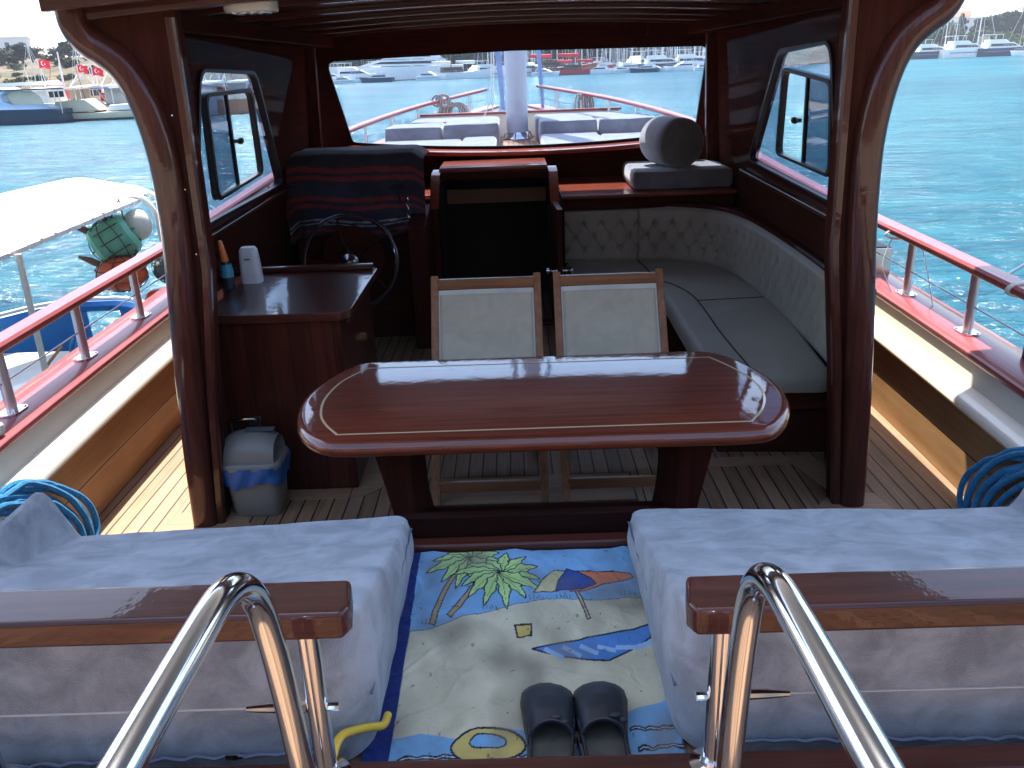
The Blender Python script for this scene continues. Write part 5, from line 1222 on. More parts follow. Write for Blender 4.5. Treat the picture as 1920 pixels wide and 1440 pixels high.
def sailboat_proto(k):
    r = thing('sailing_boat', ZT, 'x', 'sailboat'); Lh = 11
    hull(MB(), Lh, 3.3, 1.1).build('hull', (HW, HN, HB)[k % 3], r)
    m = MB(); m.rings([[(x, -w, 1.15), (x, -w * 0.85, h), (x, w * 0.85, h), (x, w, 1.15)] for x, w, h in ((-1.5, 1.1, 1.2), (-1.4, 1.1, 1.7), (1.0, 1.0, 1.65), (3.0, 0.5, 1.25))]); m.build('cabin', HW, r, smooth=False)
    MB().box(-1.2, 1.0, -1.07, 1.07, 1.32, 1.48).build('window', DK, r, smooth=False)
    m = MB().tube([(0.8, 0, 1.2), (0.7, 0, 8), (0.6, 0, 14.5)], [0.13, 0.12, 0.09], 6)
    for h in (5.5, 9.5): m.tube([(0.75, -0.9, h), (0.75, 0.9, h)], 0.05, 4)
    m.build('mast', ALU, r)
    MB().tube([(0.7, 0, 2.3), (-3.2, 0, 2.35)], [0.22, 0.14], 8).build('boom_cover', SC[('blue', 'white', 'cream')[k % 3]], r)
    m = MB()
    for a, b in (((6.3, 0, 1.6), (0.6, 0, 14.3)), ((-5.3, 0, 1.2), (0.6, 0, 14.5)), ((0.8, -1.5, 1.2), (0.75, -0.9, 9.5)), ((0.8, 1.5, 1.2), (0.75, 0.9, 9.5)), ((0.75, -0.9, 9.5), (0.6, 0, 14.4)), ((0.75, 0.9, 9.5), (0.6, 0, 14.4))): m.tube([a, b], 0.035, 4)
    m.build('rigging', ALU, r)
    MB().box(-3.6, -1.6, -1.2, 1.2, 2.05, 2.12).build('bimini', SC[('blue', 'white', 'cream')[(k + 1) % 3]], r, smooth=False)
    return r
def motor_proto(k):
    r = thing('motor_yacht', ZT, 'x', 'motor yacht')
    hull(MB(), 12, 3.9, 1.5, sheer=0.3, bowr=1.4).build('hull', (HW, HN, HW)[k], r)
    def house_(x0, x1, x2, x3, w, z0, z1): return MB().prism([(x0, z0), (x1, z1), (x2, z1), (x3, z0)], 'y', -w, w)
    house_(-4.2, -3.9, 1.0, 3.2, 1.55, 1.6, 2.7).build('saloon', HW, r, smooth=False)
    house_(-3.6, -3.5, 1.0, 2.2, 1.56, 1.95, 2.45).build('window', DK, r, smooth=False)
    house_(-3.6, -3.6, -0.4, 0.4, 1.2, 2.72, 3.3).build('flybridge', HW, r, smooth=False)
    m = MB().box(-4.2, -1.0, -1.5, 1.5, 4.2, 4.28)
    for x, y in ((-4, -1.3), (-4, 1.3), (-1.2, -1.3), (-1.2, 1.3)): m.tube([(x, y, 2.7), (x, y, 4.2)], 0.05, 5)
    m.build('hardtop', HW, r, smooth=False)
    MB().box(-5.0, 4.0, -1.965, -1.955, 0.9, 1.05).build('stripe', SC['blue'], r, smooth=False)
    m = MB()
    for i in range(9): m.tube([(-1 + i * 0.85, -1.8 + 0.16 * max(0, i - 3), 1.6 + 0.05 * i), (-1 + i * 0.85, -1.8 + 0.16 * max(0, i - 3), 2.2 + 0.05 * i)], 0.025, 4)
    m.tube([(-1, -1.8, 2.2), (2, -1.75, 2.38), (6, -0.9, 2.7)], 0.03, 4); m.build('rail', ALU, r)
    return r
sp_, mp_ = [sailboat_proto(k) for k in range(3)], [motor_proto(k) for k in range(2)]
used = set()
def put(pr, key, x, y, rot, sc, lab, grp):
    if key in used: o = copy_tree(pr)
    else: o = pr; used.add(key)
    o.location = (x, y, SEA_Z); o.rotation_euler = (0, 0, rot); o.scale = (sc, sc, sc); o['label'] = lab
    if grp: o['group'] = grp
    return o
rnd = random.Random(21)
SL = ['white hulled sailing boat with blue sail cover in the crowded far marina', 'navy hulled sailing boat in the crowded far marina', 'pale blue hulled sailing boat in the crowded far marina']
az = -1.2
rows = []
for i in range(30):
    az = -0.8 + i * 0.475; r = 256 + (i % 3) * 5 + rnd.uniform(-2, 2)
    if 2.0 < az < 5.4: continue
    x, y = pol(az, r); k = (i * 7) % 5; k = 0 if k < 3 else k - 2
    put(sp_[k], ('s', k), x, y, pi / 2 + rnd.uniform(-0.35, 0.35) + (pi if i % 3 else 0), rnd.uniform(0.9, 1.25), SL[k], 'sailing boats packed in the far marina')
for i in range(34):    # second rank of masts
    az = -2 + i * 0.47 + rnd.uniform(-.1, .1); x, y = pol(az, 275 + rnd.uniform(-4, 14)); k = i % 3
    put(sp_[k], ('s', k), x, y, pi / 2 + rnd.uniform(-0.5, 0.5), rnd.uniform(1.0, 1.5), SL[k], 'sailing boats packed in the far marina')
for i in range(6):
    az = -12.5 + i * 1.7 + rnd.uniform(-.3, .3); x, y = pol(az, 284); put(sp_[i % 3], ('s', i % 3), x, y, pi / 2, rnd.uniform(1, 1.3), SL[i % 3].replace('crowded far marina', 'far marina behind the large white yacht'), 'sailing boats behind the large yachts')
for a, r, rot, sc, k, lab in ((-11.6, 250, 0.15, 1.0, 0, 'white motor yacht moored at the left end of the far marina'), (-9.9, 254, 0.05, 1.25, 0, 'white motor yacht moored just left of the large white yacht'),
        (-4.0, 246, 2.9, 0.55, 0, 'small white tender lying in front of the large white yacht'), (-1.2, 250, 0.2, 1.1, 0, 'white motor yacht half hidden behind the mast'), (1.1, 250, 0.2, 1.1, 0, 'white motor yacht left of the red wooden boat'),
        (6.4, 247, 0.1, 0.9, 0, 'low white motor boat right of the red wooden boat'), (7.7, 249, 0.3, 0.8, 0, 'small white motor boat in front of the sailing boats'), (9.8, 252, 0.1, 1.3, 1, 'navy hulled motor yacht with hardtop in the far marina'), (11.7, 254, 0.0, 1.3, 0, 'white motor yacht at the right end of the windshield view'), (13.3, 256, 0.1, 1.2, 1, 'navy hulled motor yacht near the right window corner')):
    x, y = pol(a, r); put(mp_[k], ('m', k), x, y, rot, sc, lab, 'motor yachts in the far marina')
for i, (a, r, rot, sc, k, lab) in enumerate(((25.3, 352, 0.1, 1.5, 1, 'navy hulled motor yacht nearest the pillar on the right shore'), (27.0, 356, 0.2, 1.7, 0, 'white motor yacht second from the pillar on the right shore'), (28.9, 362, 0.0, 1.7, 1, 'dark hulled motor yacht in the middle of the right shore row'),
        (30.3, 350, 2.6, 0.9, 0, 'small white motor boat lying askew on the right shore'), (31.6, 366, 0.1, 1.8, 0, 'white motor yacht by the right edge of the picture'), (33.2, 368, 0.1, 1.6, 0, 'white motor yacht cut by the right edge of the picture'), (23.7, 350, 0.1, 1.4, 0, 'white motor yacht hidden partly by the right pillar'))):
    x, y = pol(a, r); put(mp_[k], ('m', k), x, y, rot, sc, lab, 'motor yachts on the right shore')
for i, (a, sc) in enumerate(((24.4, 1.2), (26.0, 1.3), (26.5, 1.2), (27.7, 1.6), (30.0, 1.5), (32.0, 1.3), (23.4, 1.2))):
    x, y = pol(a, 372); put(sp_[0], ('s', 0), x, y, pi / 2 + 0.3, sc, 'tall white sailing boat moored among the motor yachts on the right shore', 'sailing boats on the right shore')
for i in range(13):
    a = -12.9 + i * 2.05 + rnd.uniform(-.4, .4); x, y = pol(a, 266 + rnd.uniform(-5, 5)); k = i % 2
    put(mp_[k], ('m', k), x, y, pi / 2 + rnd.uniform(-0.6, 0.6) + (pi if i % 3 else 0), rnd.uniform(0.9, 1.4), '%s hulled motor boat in the back rank of the far marina, %s from the left' % (('white', 'navy')[k], ORD[i]), 'motor boats in the back rank of the far marina')
for i, a in enumerate((-13.2, -12.3, -10.7, -8.6, -5.2, 0.1, 2.2, 5.6, 7.1, 8.6, 9.2, 10.9, 12.4, 14.0)):
    x, y = pol(a, 243 + (i % 3) * 1.5); k = 1 if i in (3, 9) else 0
    put(mp_[k], ('m', k), x, y, rnd.uniform(-0.5, 0.9) + (pi if i % 2 else 0), rnd.uniform(0.5, 0.75), 'small %s motor boat, front rank of the far marina, %s from left' % (('white', 'navy hulled')[k], ORD[i]), 'small motor boats in front of the far marina')
# large white yacht
ly = thing('large_yacht', (*pol(-7.0, 262), SEA_Z), 'large white superyacht with sweeping superstructure in the far marina', 'yacht')
def R_(m): return m
ly['_o'] = (0, 0, 0)
hull(MB(), 42, 8.5, 4.2, sheer=0.25, bowr=1.5).build('hull', HW, ly)
MB().prism([(-16, 4.6), (-15, 6.6), (8, 6.8), (15, 4.9)], 'y', -3.4, 3.4).build('saloon', HW, ly, smooth=False)
MB().prism([(-12, 5.2), (-11.5, 6.1), (7, 6.2), (10, 5.5)], 'y', -3.43, 3.43).build('window', DK, ly, smooth=False)
MB().prism([(-14, 6.82), (-12, 8.6), (0, 8.9), (7, 7.0)], 'y', -2.8, 2.8).build('upper_deck', HW, ly, smooth=False)
MB().prism([(-10, 7.4), (-9, 8.2), (0, 8.3), (3.5, 7.6)], 'y', -2.83, 2.83).build('window', DK, ly, smooth=False)
m = MB()
for x in (-8, -4, 0): m.sphere((x, 0, 10.3), 0.8, 1, 1, 1.2)
m.build('radar_dome', HW, ly)
MB().box(-9, 1, -1.5, 1.5, 9.1, 9.4).build('mast_arch', HW, ly, smooth=False)
m = MB()
for i in range(8): m.box(-12 + i * 3.2, -11 + i * 3.2, -4.26, -4.2, 2.2, 2.9)
m.build('porthole', DK, ly, smooth=False)
ly.rotation_euler = (0, 0, pi + 0.12); ly.scale = (0.85, 0.85, 0.85)
# wooden boats
def gulet(az_, r_, rot, sc, hc, cc, lab):
    g = thing('wooden_gulet', (*pol(az_, r_), SEA_Z), lab, 'wooden boat'); g['_o'] = (0, 0, 0)
    hull(MB(), 20, 5.2, 1.9, sheer=0.8, bowr=1.5).build('hull', hc, g)
    MB().prism([(-8, 2.2), (-7.8, 3.8), (-1, 3.8), (-0.6, 2.2)], 'y', -1.7, 1.7).build('deckhouse', HWD, g, smooth=False)
    MB().box(-7.2, -1.4, -1.72, 1.72, 2.8, 3.4).build('window', DK, g, smooth=False)
    for x, h in ((3.5, 17), (-4.5, 13)):
        m = MB().tube([(x, 0, 2), (x, 0, h)], [0.18, 0.10], 8); m.build('mast', HWD, g)
        m = MB().tube([(x, 0, 4.6), (x - 6.5, 0, 5.0)], [0.16, 0.10], 7).tube([(x, 0, 5.2), (x - 3, 0, 5.1), (x - 6.3, 0, 5.5)], [0.45, 0.55, 0.2], 8); m.build('boom_sail', cc, g)
    m = MB()
    for a, b in (((11.5, 0, 3.8), (3.5, 0, 17)), ((3.5, 0, 17), (-4.5, 0, 13)), ((-4.5, 0, 13), (-10, 0, 2.4)), ((3.5, 2.4, 2.2), (3.5, 0, 15)), ((3.5, -2.4, 2.2), (3.5, 0, 15)), ((-4.5, -2.4, 2.2), (-4.5, 0, 11))): m.tube([a, b], 0.04, 4)
    m.build('rigging', M['black'], g); m = MB()
    for i in range(14): m.tube([(-9 + i * 1.3, -2.4 + 0.02 * i, 2.1 + 0.05 * i), (-9 + i * 1.3, -2.4 + 0.02 * i, 3.0 + 0.06 * i)], 0.04, 4)
    m.build('rail', HWD, g)
    MB().box(-9.5, -3, -2.2, 2.2, 4.1, 4.2).build('awning', SC['cream'], g, smooth=False)
    g.rotation_euler = (0, 0, rot); g.scale = (sc,) * 3
gulet(-3.0, 247, 0.25, 0.85, HW, SC['white'], 'white hulled wooden boat with two masts in front of the large yacht')
gulet(3.6, 250, 0.2, 1.0, HWD, SC['red'], 'brown wooden boat with red sail covers in the far marina')
gulet(4.7, 246, -0.15, 0.7, HR, SC['red'], 'smaller red hulled wooden boat moored beside the brown one')

# Turkish flags on the left
FR, FW = paint('flag_red', (0.70, 0.015, 0.03), 0.8), paint('flag_white', (0.85, 0.84, 0.84), 0.8)
def flag(x, y, z, w, lab, lean=0.2):
    t = thing('flag', (x, y, z), lab, 'flag', 'red flags on the moored boats'); h = w * 0.7
    def F(u, v, d=0.0): return (x + w * u * 0.95, y - d + 0.10 * w * sin(u * 6 + v), z + h * v + 0.06 * w * sin(u * 5) - 0.15 * w * u * lean)
    MB().grid(F, 16, 8).build('cloth', FR, t).modifiers.new('t', 'SOLIDIFY').thickness = 0.01
    def disc(cu, cv, ru, cut=None):
        m = MB(); n = 28; out = [(cu + ru * cos(2 * pi * k / n), cv + ru / 0.7 * sin(2 * pi * k / n)) for k in range(n)]
        return out
    # crescent: outer arc and inner arc
    A = [(0.36 + 0.18 * cos(radians(a)), 0.5 + 0.18 / 0.7 * sin(radians(a))) for a in range(38, 323, 15)]
    B_ = [(0.405 + 0.145 * cos(radians(a)), 0.5 + 0.145 / 0.7 * sin(radians(a))) for a in range(312, 47, -14)]
    m = MB(); P = A + B_; n = len(A)
    q = [A[int(i * (len(A) - 1) / 18)] for i in range(19)]; p = [B_[::-1][int(i * (len(B_) - 1) / 18)] for i in range(19)]
    for dd in (0.03, -0.03):
        m.rings([[F(a[0], a[1], dd), F(b[0], b[1], dd)] for a, b in zip(q, p)], False, False)
        st = [(0.615 + (0.085 if k % 2 == 0 else 0.034) * cos(pi + 2 * pi * k / 10), 0.5 + (0.085 if k % 2 == 0 else 0.034) / 0.7 * sin(pi + 2 * pi * k / 10)) for k in range(10)]
        m.add([F(a, b, dd) for a, b in st], [tuple(range(10))])
    m.build('crescent_and_star', FW, t, smooth=False)
    MB().tube([(x, y, z - 1.6), (x - 0.02, y, z + h + 0.1)], 0.03, 6).build('pole', M['steel_rough'], t)
def wpx(px, py, yy):   # only a measuring shorthand in metres at the left quay
    return px, py
for x, y, z, w, lab in ((-42.5, 80, 3.05, 1.05, 'red flag with white crescent flying above the orange covered boat'), (-37.4, 79, 3.45, 1.15, 'highest of the red flags with white crescent by the left pillar'), (-38.6, 79, 2.55, 0.9, 'red flag left of the highest one by the left pillar'), (-37.1, 78.5, 2.25, 1.0, 'red flag directly under the highest one by the left pillar'),
        (-36.6, 78, 0.15, 0.9, 'lowest red flag over the beige covered boat'), (-35.2, 79, 1.8, 0.8, 'small red flag nearest the left pillar edge'), (-34.9, 78, 0.6, 0.8, 'red flag on the boats right beside the left pillar edge')):
    flag(x, y, z, w, lab)

# left quay boats
mbt = thing('cabin_cruiser', (-43.4, 72.5, SEA_Z), 'dark hulled cabin cruiser with pale blue topsides moored at the left edge', 'motor boat'); mbt['_o'] = (0, 0, 0)
m = MB(); m.rings([[(x, -b, 0.0), (x, -b * 1.08, h), (x, b * 1.08, h), (x, b, 0.0)] for x, b, h in ((-9, 0.2, 1.55), (-6, 1.6, 1.45), (0, 2.0, 1.3), (6.2, 1.9, 1.2), (6.5, 1.8, 1.15))]); m.build('hull', HN, mbt, smooth=False)
m = MB(); m.rings([[(x, -b, h), (x, -b * 0.8, h + k), (x, b * 0.8, h + k), (x, b, h)] for x, b, h, k in ((-8.5, 0.3, 1.56, 0.2), (-6, 1.65, 1.46, 0.35), (0, 2.1, 1.31, 0.4), (4.8, 2.0, 1.21, 0.35), (5.6, 1.9, 1.2, 0.1))]); m.build('topside', HB, mbt, smooth=False)
MB().prism([(-5.5, 1.6), (-3.5, 2.75), (1.4, 2.8), (1.8, 3.05), (2.4, 2.75), (1.9, 2.4), (2.0, 1.9), (2.7, 1.6)], 'y', -1.45, 1.45).build('cabin', HB, mbt, smooth=False)
MB().prism([(-3.6, 1.95), (-2.8, 2.55), (0.2, 2.6), (0.9, 1.95)], 'y', -1.47, 1.47).build('window', DK, mbt, smooth=False)
m = MB().prism([(1.6, 2.74), (1.6, 2.86), (7.0, 2.86), (7.2, 2.76)], 'y', -1.5, 1.5); m.build('aft_canopy', M['black'], mbt, smooth=False)
m = MB().prism([(2.4, 1.6), (2.2, 2.4), (2.6, 2.72), (4.2, 2.72), (4.8, 2.2), (5.0, 1.6)], 'y', -0.9, -0.85); m.build('spray_cover', SC['cream'], mbt, smooth=False)
for x, y in ((6.6, -1.4), (6.6, 1.4)): MB().tube([(x, y, 0.8), (x, y, 2.76)], 0.04, 6).build('canopy_post', ALU, mbt)
mbt.rotation_euler = (0, 0, 0.02); mbt.scale = (1, 1, 0.95)
ob = thing('lifeboat', (-48.5, 80, SEA_Z), 'boat under orange and white covers behind the dark cabin cruiser', 'boat'); ob['_o'] = (0, 0, 0)
hull(MB(), 14, 4, 1.2, sheer=0.2).build('hull', HW, ob)
MB().prism([(-6, 1.3), (-5.5, 3.4), (5.5, 3.5), (6.2, 1.3)], 'y', -1.7, 1.7).build('cover', SC['orange'], ob, smooth=False)
MB().prism([(1.0, 3.72), (1.2, 4.1), (6.6, 4.2), (6.9, 3.8)], 'y', -1.75, 1.75).build('canopy', SC['white'], ob, smooth=False)
MB().box(6.4, 8.0, -1, 1, 1.2, 3.4).build('wheelhouse', HR, ob, smooth=False); ob.scale = (1, 1, 0.78)
cbt = thing('covered_boat', (-34.8, 74.5, SEA_Z), 'low boat under a pale beige tarpaulin moored beside the left pillar', 'boat'); cbt['_o'] = (0, 0, 0)
hull(MB(), 9.5, 3.0, 0.6, sheer=0.3).build('hull', SC['cream'], cbt)
MB().box(-4.4, 4.0, -1.42, -1.30, 0.02, 0.2).build('rubbing_strake', DK, cbt, smooth=False)
MB().prism([(-3.9, 0.65), (-3.5, 1.6), (-1.0, 1.75), (0.2, 0.8)], 'y', -1.25, 1.25).build('tarpaulin', SC['cream'], cbt, bevel=0.1)
MB().prism([(0.5, 0.7), (0.9, 1.2), (3.4, 1.3), (3.9, 0.8)], 'y', -1.0, 1.0).build('tarpaulin', SC['white'], cbt, bevel=0.1)
def workboat(x, y, rot, k, lab):
    w = thing('fishing_boat', (x, y, SEA_Z), lab, 'boat', 'small boats crowded at the left quay'); w['_o'] = (0, 0, 0); rn = random.Random(k)
    hull(MB(), 9, 3, 1.1, sheer=0.5).build('hull', (HW, HW, HWD, HB)[k % 4], w)
    MB().prism([(-2.2, 1.2), (-2, 2.7), (0, 2.8), (0.4, 1.2)], 'y', -0.9, 0.9).build('wheelhouse', (HW, SC['cream'], HW)[k % 3], w, smooth=False)
    MB().box(-1.8, -0.1, -0.92, 0.92, 1.9, 2.4).build('window', DK, w, smooth=False)
    MB().box(-4.2, -2.0, -1.3, 1.3, 2.5, 2.6).build('awning', SC[('white', 'cream', 'blue', 'white', 'red')[k % 5]], w, smooth=False)
    m = MB().tube([(1.2, 0, 1.2), (1.2, 0, rn.uniform(4, 6))], 0.07, 6).tube([(1.2, 0, 2.2), (4.2, 0, 4.6)], 0.05, 5).tube([(-4, 1.2, 1.2), (-4, 1.2, 2.5)], 0.04, 5).tube([(-4, -1.2, 1.2), (-4, -1.2, 2.5)], 0.04, 5); m.build('mast', ALU, w)
    m = MB()
    for i in range(7): m.box(*(lambda a, b, c: (a, a + 0.5, b, b + 0.5, 1.15, 1.15 + c))(rn.uniform(-4, 3.4), rn.uniform(-1.2, 0.7), rn.uniform(.2, .6)))
    for i in range(9): m.sphere((rn.uniform(-4, 3.5), rn.uniform(-1.4, 1.4), 1.15 + rn.uniform(0, .35)), rn.uniform(.12, .3), 1.4, 1, .8, 7, 5)
    m.build('deck_gear', (SC['white'], SC['cream'], SC['orange'])[k % 3], w, smooth=False)
    for i in range(3):
        a = rn.uniform(0, 6.28); q = (rn.uniform(-3, 3), rn.uniform(-1, 1), 1.2)
        MB().tube([q, (q[0] + rn.uniform(-2.5, 2.5), q[1] + rn.uniform(-1, 1), rn.uniform(2.6, 5.5))], 0.035, 5).build('pole', (ALU, HW, HR)[i], w)
    w.rotation_euler = (0, 0, rot)
WL = ['first', 'second', 'third', 'fourth', 'fifth', 'sixth', 'seventh', 'eighth', 'ninth', 'tenth', 'eleventh', 'twelfth']
for i, (x, y, rt_) in enumerate(((-41, 79, 1.3), (-38.2, 80, 1.5), (-35.5, 80, 1.7), (-32.4, 79, 1.4), (-29.5, 80, 1.6), (-26.6, 79, 1.5), (-24, 80, 1.4), (-40, 86, 0.3), (-33, 87, 0.2), (-54, 84, 0.2), (-27, 87, 0.1), (-46, 88, 0.1))):
    workboat(x, y, rt_, i, 'small fishing boat crowded at the left quay, %s of the row' % WL[i])
for i in range(9):
    x = -52 + i * 3.6; put(sp_[0], ('s', 0), x, 96 + (i % 3) * 3, 1.3 + 0.2 * (i % 3), 0.5, 'small white sailing boat behind the left quay', 'small sailing boats behind the left quay')

# ---------------------------------------------------------------- fishing boat alongside
fb = thing('moored_fishing_boat', (-4.2, 5.5, SEA_Z), 'blue and white fishing boat with a white canopy moored alongside to port', 'boat')
BLU, BLU2 = paint('boat_blue', (0.02, 0.16, 0.50), 0.45, 0.15, 4), paint('boat_blue_inside', (0.04, 0.24, 0.62), 0.5, 0.1, 3)
def fbp(y):  # half breadth towards the rounded end
    return 1.12 * (1 - max(0, (y - 5.9) / 2.25) ** 2.6) ** 0.55 if y < 8.14 else 0.02
ys_ = [0.5 + 0.4 * i for i in range(18)] + [7.85, 7.95, 8.05, 8.12]
fx = -4.22
MB().rings([[(fx - fbp(y) * 0.8, y, -1.6), (fx - fbp(y) * 1.02, y, -0.30), (fx - fbp(y) * 0.97, y, -0.30), (fx - fbp(y) * 0.8, y, -1.45), (fx + fbp(y) * 0.8, y, -1.45), (fx + fbp(y) * 0.97, y, -0.30), (fx + fbp(y) * 1.02, y, -0.30), (fx + fbp(y) * 0.8, y, -1.6)] for y in ys_]).build('hull', BLU2, fb)
rimp = [(fx - fbp(y), y, -0.27) for y in ys_] + [(fx + fbp(y), y, -0.27) for y in ys_[::-1]]
MB().tube(rimp, 0.065, 8).build('gunwale', BLU, fb)
MB().tube([(p[0], p[1], -0.205) for p in rimp], 0.022, 6).build('gunwale_trim', M['cord'], fb)
MB().rings([[(fx - fbp(y) * 0.92, y, -0.58), (fx + fbp(y) * 0.92, y, -0.58), (fx + fbp(y) * 0.92, y, -0.55), (fx - fbp(y) * 0.92, y, -0.55)] for y in (5.75, 6.2, 6.8, 7.2, 7.5)]).build('foredeck', M['white'], fb, smooth=False)
MB().box(fx - 1.0, fx + 1.0, 5.70, 5.745, -1.4, -0.55).build('bulkhead', M['white'], fb, smooth=False)
MB().box(fx - 1.0, fx + 1.0, 1.0, 5.69, -1.2, -1.15).build('sole', paint('navy_sole', (0.02, 0.03, 0.10), 0.6), fb, smooth=False)
MB().prism([(fx - 0.98, -0.54), (fx - 0.98, -0.16), (fx - 0.52, -0.20), (fx - 0.12, -0.54)], 'y', 5.80, 5.90).build('hatch_board', M['white'], fb, bevel=0.03)
cnp = [(-4.60, 8.35), (-3.95, 8.2), (-3.50, 7.95), (-3.28, 7.6), (-3.2, 7.1), (-3.07, 4.86), (-3.0, 2.6), (-5.3, 2.6), (-5.25, 6.5), (-4.95, 7.6)]
cw = lambda x, y: 0.90 + 0.05 * (1 - ((x + 4.15) / 1.1) ** 2)
m = MB(); m.rings([[(p[0], p[1], cw(*p) + h) for p in inset_poly(cnp, 0.0)] for h in (0, 0.02)])
m = MB().grid(lambda u, v: (lerp(interp([(2.6, -5.3), (6.5, -5.25), (7.6, -4.95), (8.35, -4.60)], lerp(2.6, 8.3, v)), interp([(2.6, -3.0), (4.86, -3.07), (7.1, -3.2), (7.6, -3.28), (7.95, -3.5), (8.3, -3.95)], lerp(2.6, 8.3, v)), u), lerp(2.6, 8.3, v), 0.90 + 0.06 * sin(pi * u) + 0.012 * sin(v * 40)), 12, 30)
m.build('canopy', paint('canopy_white', (0.80, 0.79, 0.76), 0.8), fb).modifiers.new('t', 'SOLIDIFY').thickness = 0.012
m = MB()
for k in range(22):
    y = 2.8 + k * 0.2; x = interp([(2.6, -3.0), (4.86, -3.07), (7.1, -3.2)], y)
    m.beam((x, y, 0.885), (x - 0.003, y + 0.15, 0.885), 0.02, 0.03)
m.build('lacing', M['cord'], fb, smooth=False)
m = MB()
for dy in (0, 0.22):
    MB().tube(smooth_path([(-3.55, 7.25 + dy * 1.4, 0.97), (-3.22, 7.15 + dy, 0.93), (-3.06, 7.08 + dy, 0.80), (-3.03, 7.05 + dy, 0.5), (-3.04, 7.0 + dy, -0.28)], 6), 0.022, 10).build('canopy_hoop', M['white'], fb)
for yy in (3.2, 5.0): MB().tube([(-3.04, yy, 0.88), (-3.06, yy, -0.28)], 0.02, 8).build('canopy_post', M['white'], fb)

m = MB()
for k in range(5): m.tube(smooth_path([(-3.9 + 0.05 * k, 6.9, -0.24), (-3.86 + 0.05 * k, 6.75, -0.30), (-3.83 + 0.05 * k, 6.7, -0.5), (-3.78 + 0.05 * k, 6.72, -0.28)], 5), 0.012, 6)
m.build('mooring_line', BR, fb)
m = MB().tube(smooth_path([(-3.9, 6.7, -0.25), (-3.97, 6.5, -0.38), (-3.95, 6.3, -0.52), (-4.1, 6.1, -0.54), (-3.7, 6.1, -0.54), (-3.5, 6.4, -0.5), (-3.35, 6.9, -0.2)], 6), 0.014, 6)
m.build('orange_line', paint('old_rope', (0.55, 0.30, 0.16), 0.9), fb)
cr = thing('plastic_crate', (-3.42, 6.5, -0.55), 'dark red plastic crate with slots on the deck of the blue fishing boat', 'crate')
MB().rings([[(-3.42 + a * k, 6.45 + b * k, h) for a, b in rrect(0.42, 0.32, 0.05)] for h, k in ((-0.55, 0.85), (-0.32, 1.0), (-0.31, 1.04), (-0.32, 0.93), (-0.52, 0.8))]).build('body', paint('crate_red', (0.22, 0.015, 0.02), 0.5), cr)
m = MB()
for k in range(6): m.box(-3.55 + k * 0.05, -3.525 + k * 0.05, 6.268, 6.276, -0.44, -0.38)
m.build('slot', M['hem'], cr, smooth=False)
sk = MB().sphere((-3.5, 6.15, -0.5), 0.16, 1.3, 1, 0.7); sk.v = [tuple(Vector(v) + Vector((1, 1, 1)) * 0.03 * noise.noise(Vector(v) * 8)) for v in sk.v]
sk.build('sack', M['cord'], label='pale grey sack beside the red crate', cat='sack')
def netting(m, c, r, sx, sy, sz, n=9, k=7, tr=0.006):
    for i in range(n):
        a = 2 * pi * i / n; m.tube([(c[0] + r * 1.03 * sx * cos(a) * sin(pi * j / 10), c[1] + r * 1.03 * sy * sin(a) * sin(pi * j / 10), c[2] - r * 1.03 * sz * cos(pi * j / 10)) for j in range(11)], tr, 4)
    for j in range(1, k):
        b = pi * j / k; m.tube([(c[0] + r * 1.03 * sx * cos(a) * sin(b), c[1] + r * 1.03 * sy * sin(a) * sin(b), c[2] - r * 1.03 * sz * cos(b)) for a in [2 * pi * q / 14 for q in range(14)]], tr, 4, True)
    return m
NET = paint('net_cord', (0.10, 0.09, 0.08), 0.9)
gb = thing('net_wrapped_float', (-3.32, 6.9, 0.6), 'translucent green plastic drum in netting hanging from the canopy frame', 'float')
m = MB().lathe([(0.02, -0.17), (0.14, -0.165), (0.17, -0.13), (0.165, -0.05), (0.175, 0.0), (0.165, 0.05), (0.17, 0.13), (0.14, 0.165), (0.02, 0.17)], (0, 0, 0), 'x', 20)
rt = Matrix.Rotation(radians(-28), 3, 'Y') @ Matrix.Rotation(radians(20), 3, 'Z')
m.v = [tuple(Vector((-3.36, 6.9, 0.60)) + rt @ Vector(v)) for v in m.v]; m.build('drum', paint('green_plastic', (0.18, 0.50, 0.33), 0.35, 0.1), gb)
m = netting(MB(), (0, 0, 0), 0.19, 1.05, 1, 1, 10, 6, 0.005); m.v = [tuple(Vector((-3.36, 6.9, 0.60)) + rt @ Vector(v)) for v in m.v]
m.tube([(-3.36, 6.9, 0.78), (-3.28, 6.95, 0.93)], 0.006, 5).tube([(-3.25, 6.9, 0.75), (-3.28, 6.95, 0.93)], 0.006, 5); m.build('net', NET, gb)
wf_ = MB().sphere((-3.20, 7.02, 0.70), 0.12, 1, 1, 1.1); wf_.build('float', M['hem'], gb)
for i, (x, z, a) in enumerate(((-3.62, 0.68, 0.6), (-3.48, 0.80, 1.0), (-3.62, 0.42, -0.4))):
    MB().tube([(x + 0.10, 6.9, z - 0.03 * cos(a)), (x + 0.03, 6.88, z + 0.02), (x - 0.05, 6.86, z + 0.06)], [0.035, 0.03, 0.012], 8).build('net_bundle', paint('net_brown%d' % i, (0.25, 0.12, 0.08), 0.9), gb)
og = thing('orange_float', (-3.2, 6.75, 0.2), 'orange round float hanging under the green drum', 'float')
m = MB().sphere((-3.30, 6.78, 0.34), 0.19, 1.1, 0.9, 0.75, 20, 12); m.build('ball', paint('orange_float', (0.75, 0.10, 0.02), 0.35, 0.1), og)
netting(MB(), (-3.30, 6.78, 0.34), 0.19, 1.12, 0.92, 0.77, 8, 5, 0.005).build('net', NET, og)
MB().sphere((-3.02, 6.75, 0.13), 0.11, 1.0, 0.8, 0.7).build('ball', paint('orange_float2', (0.62, 0.06, 0.02), 0.35), og)
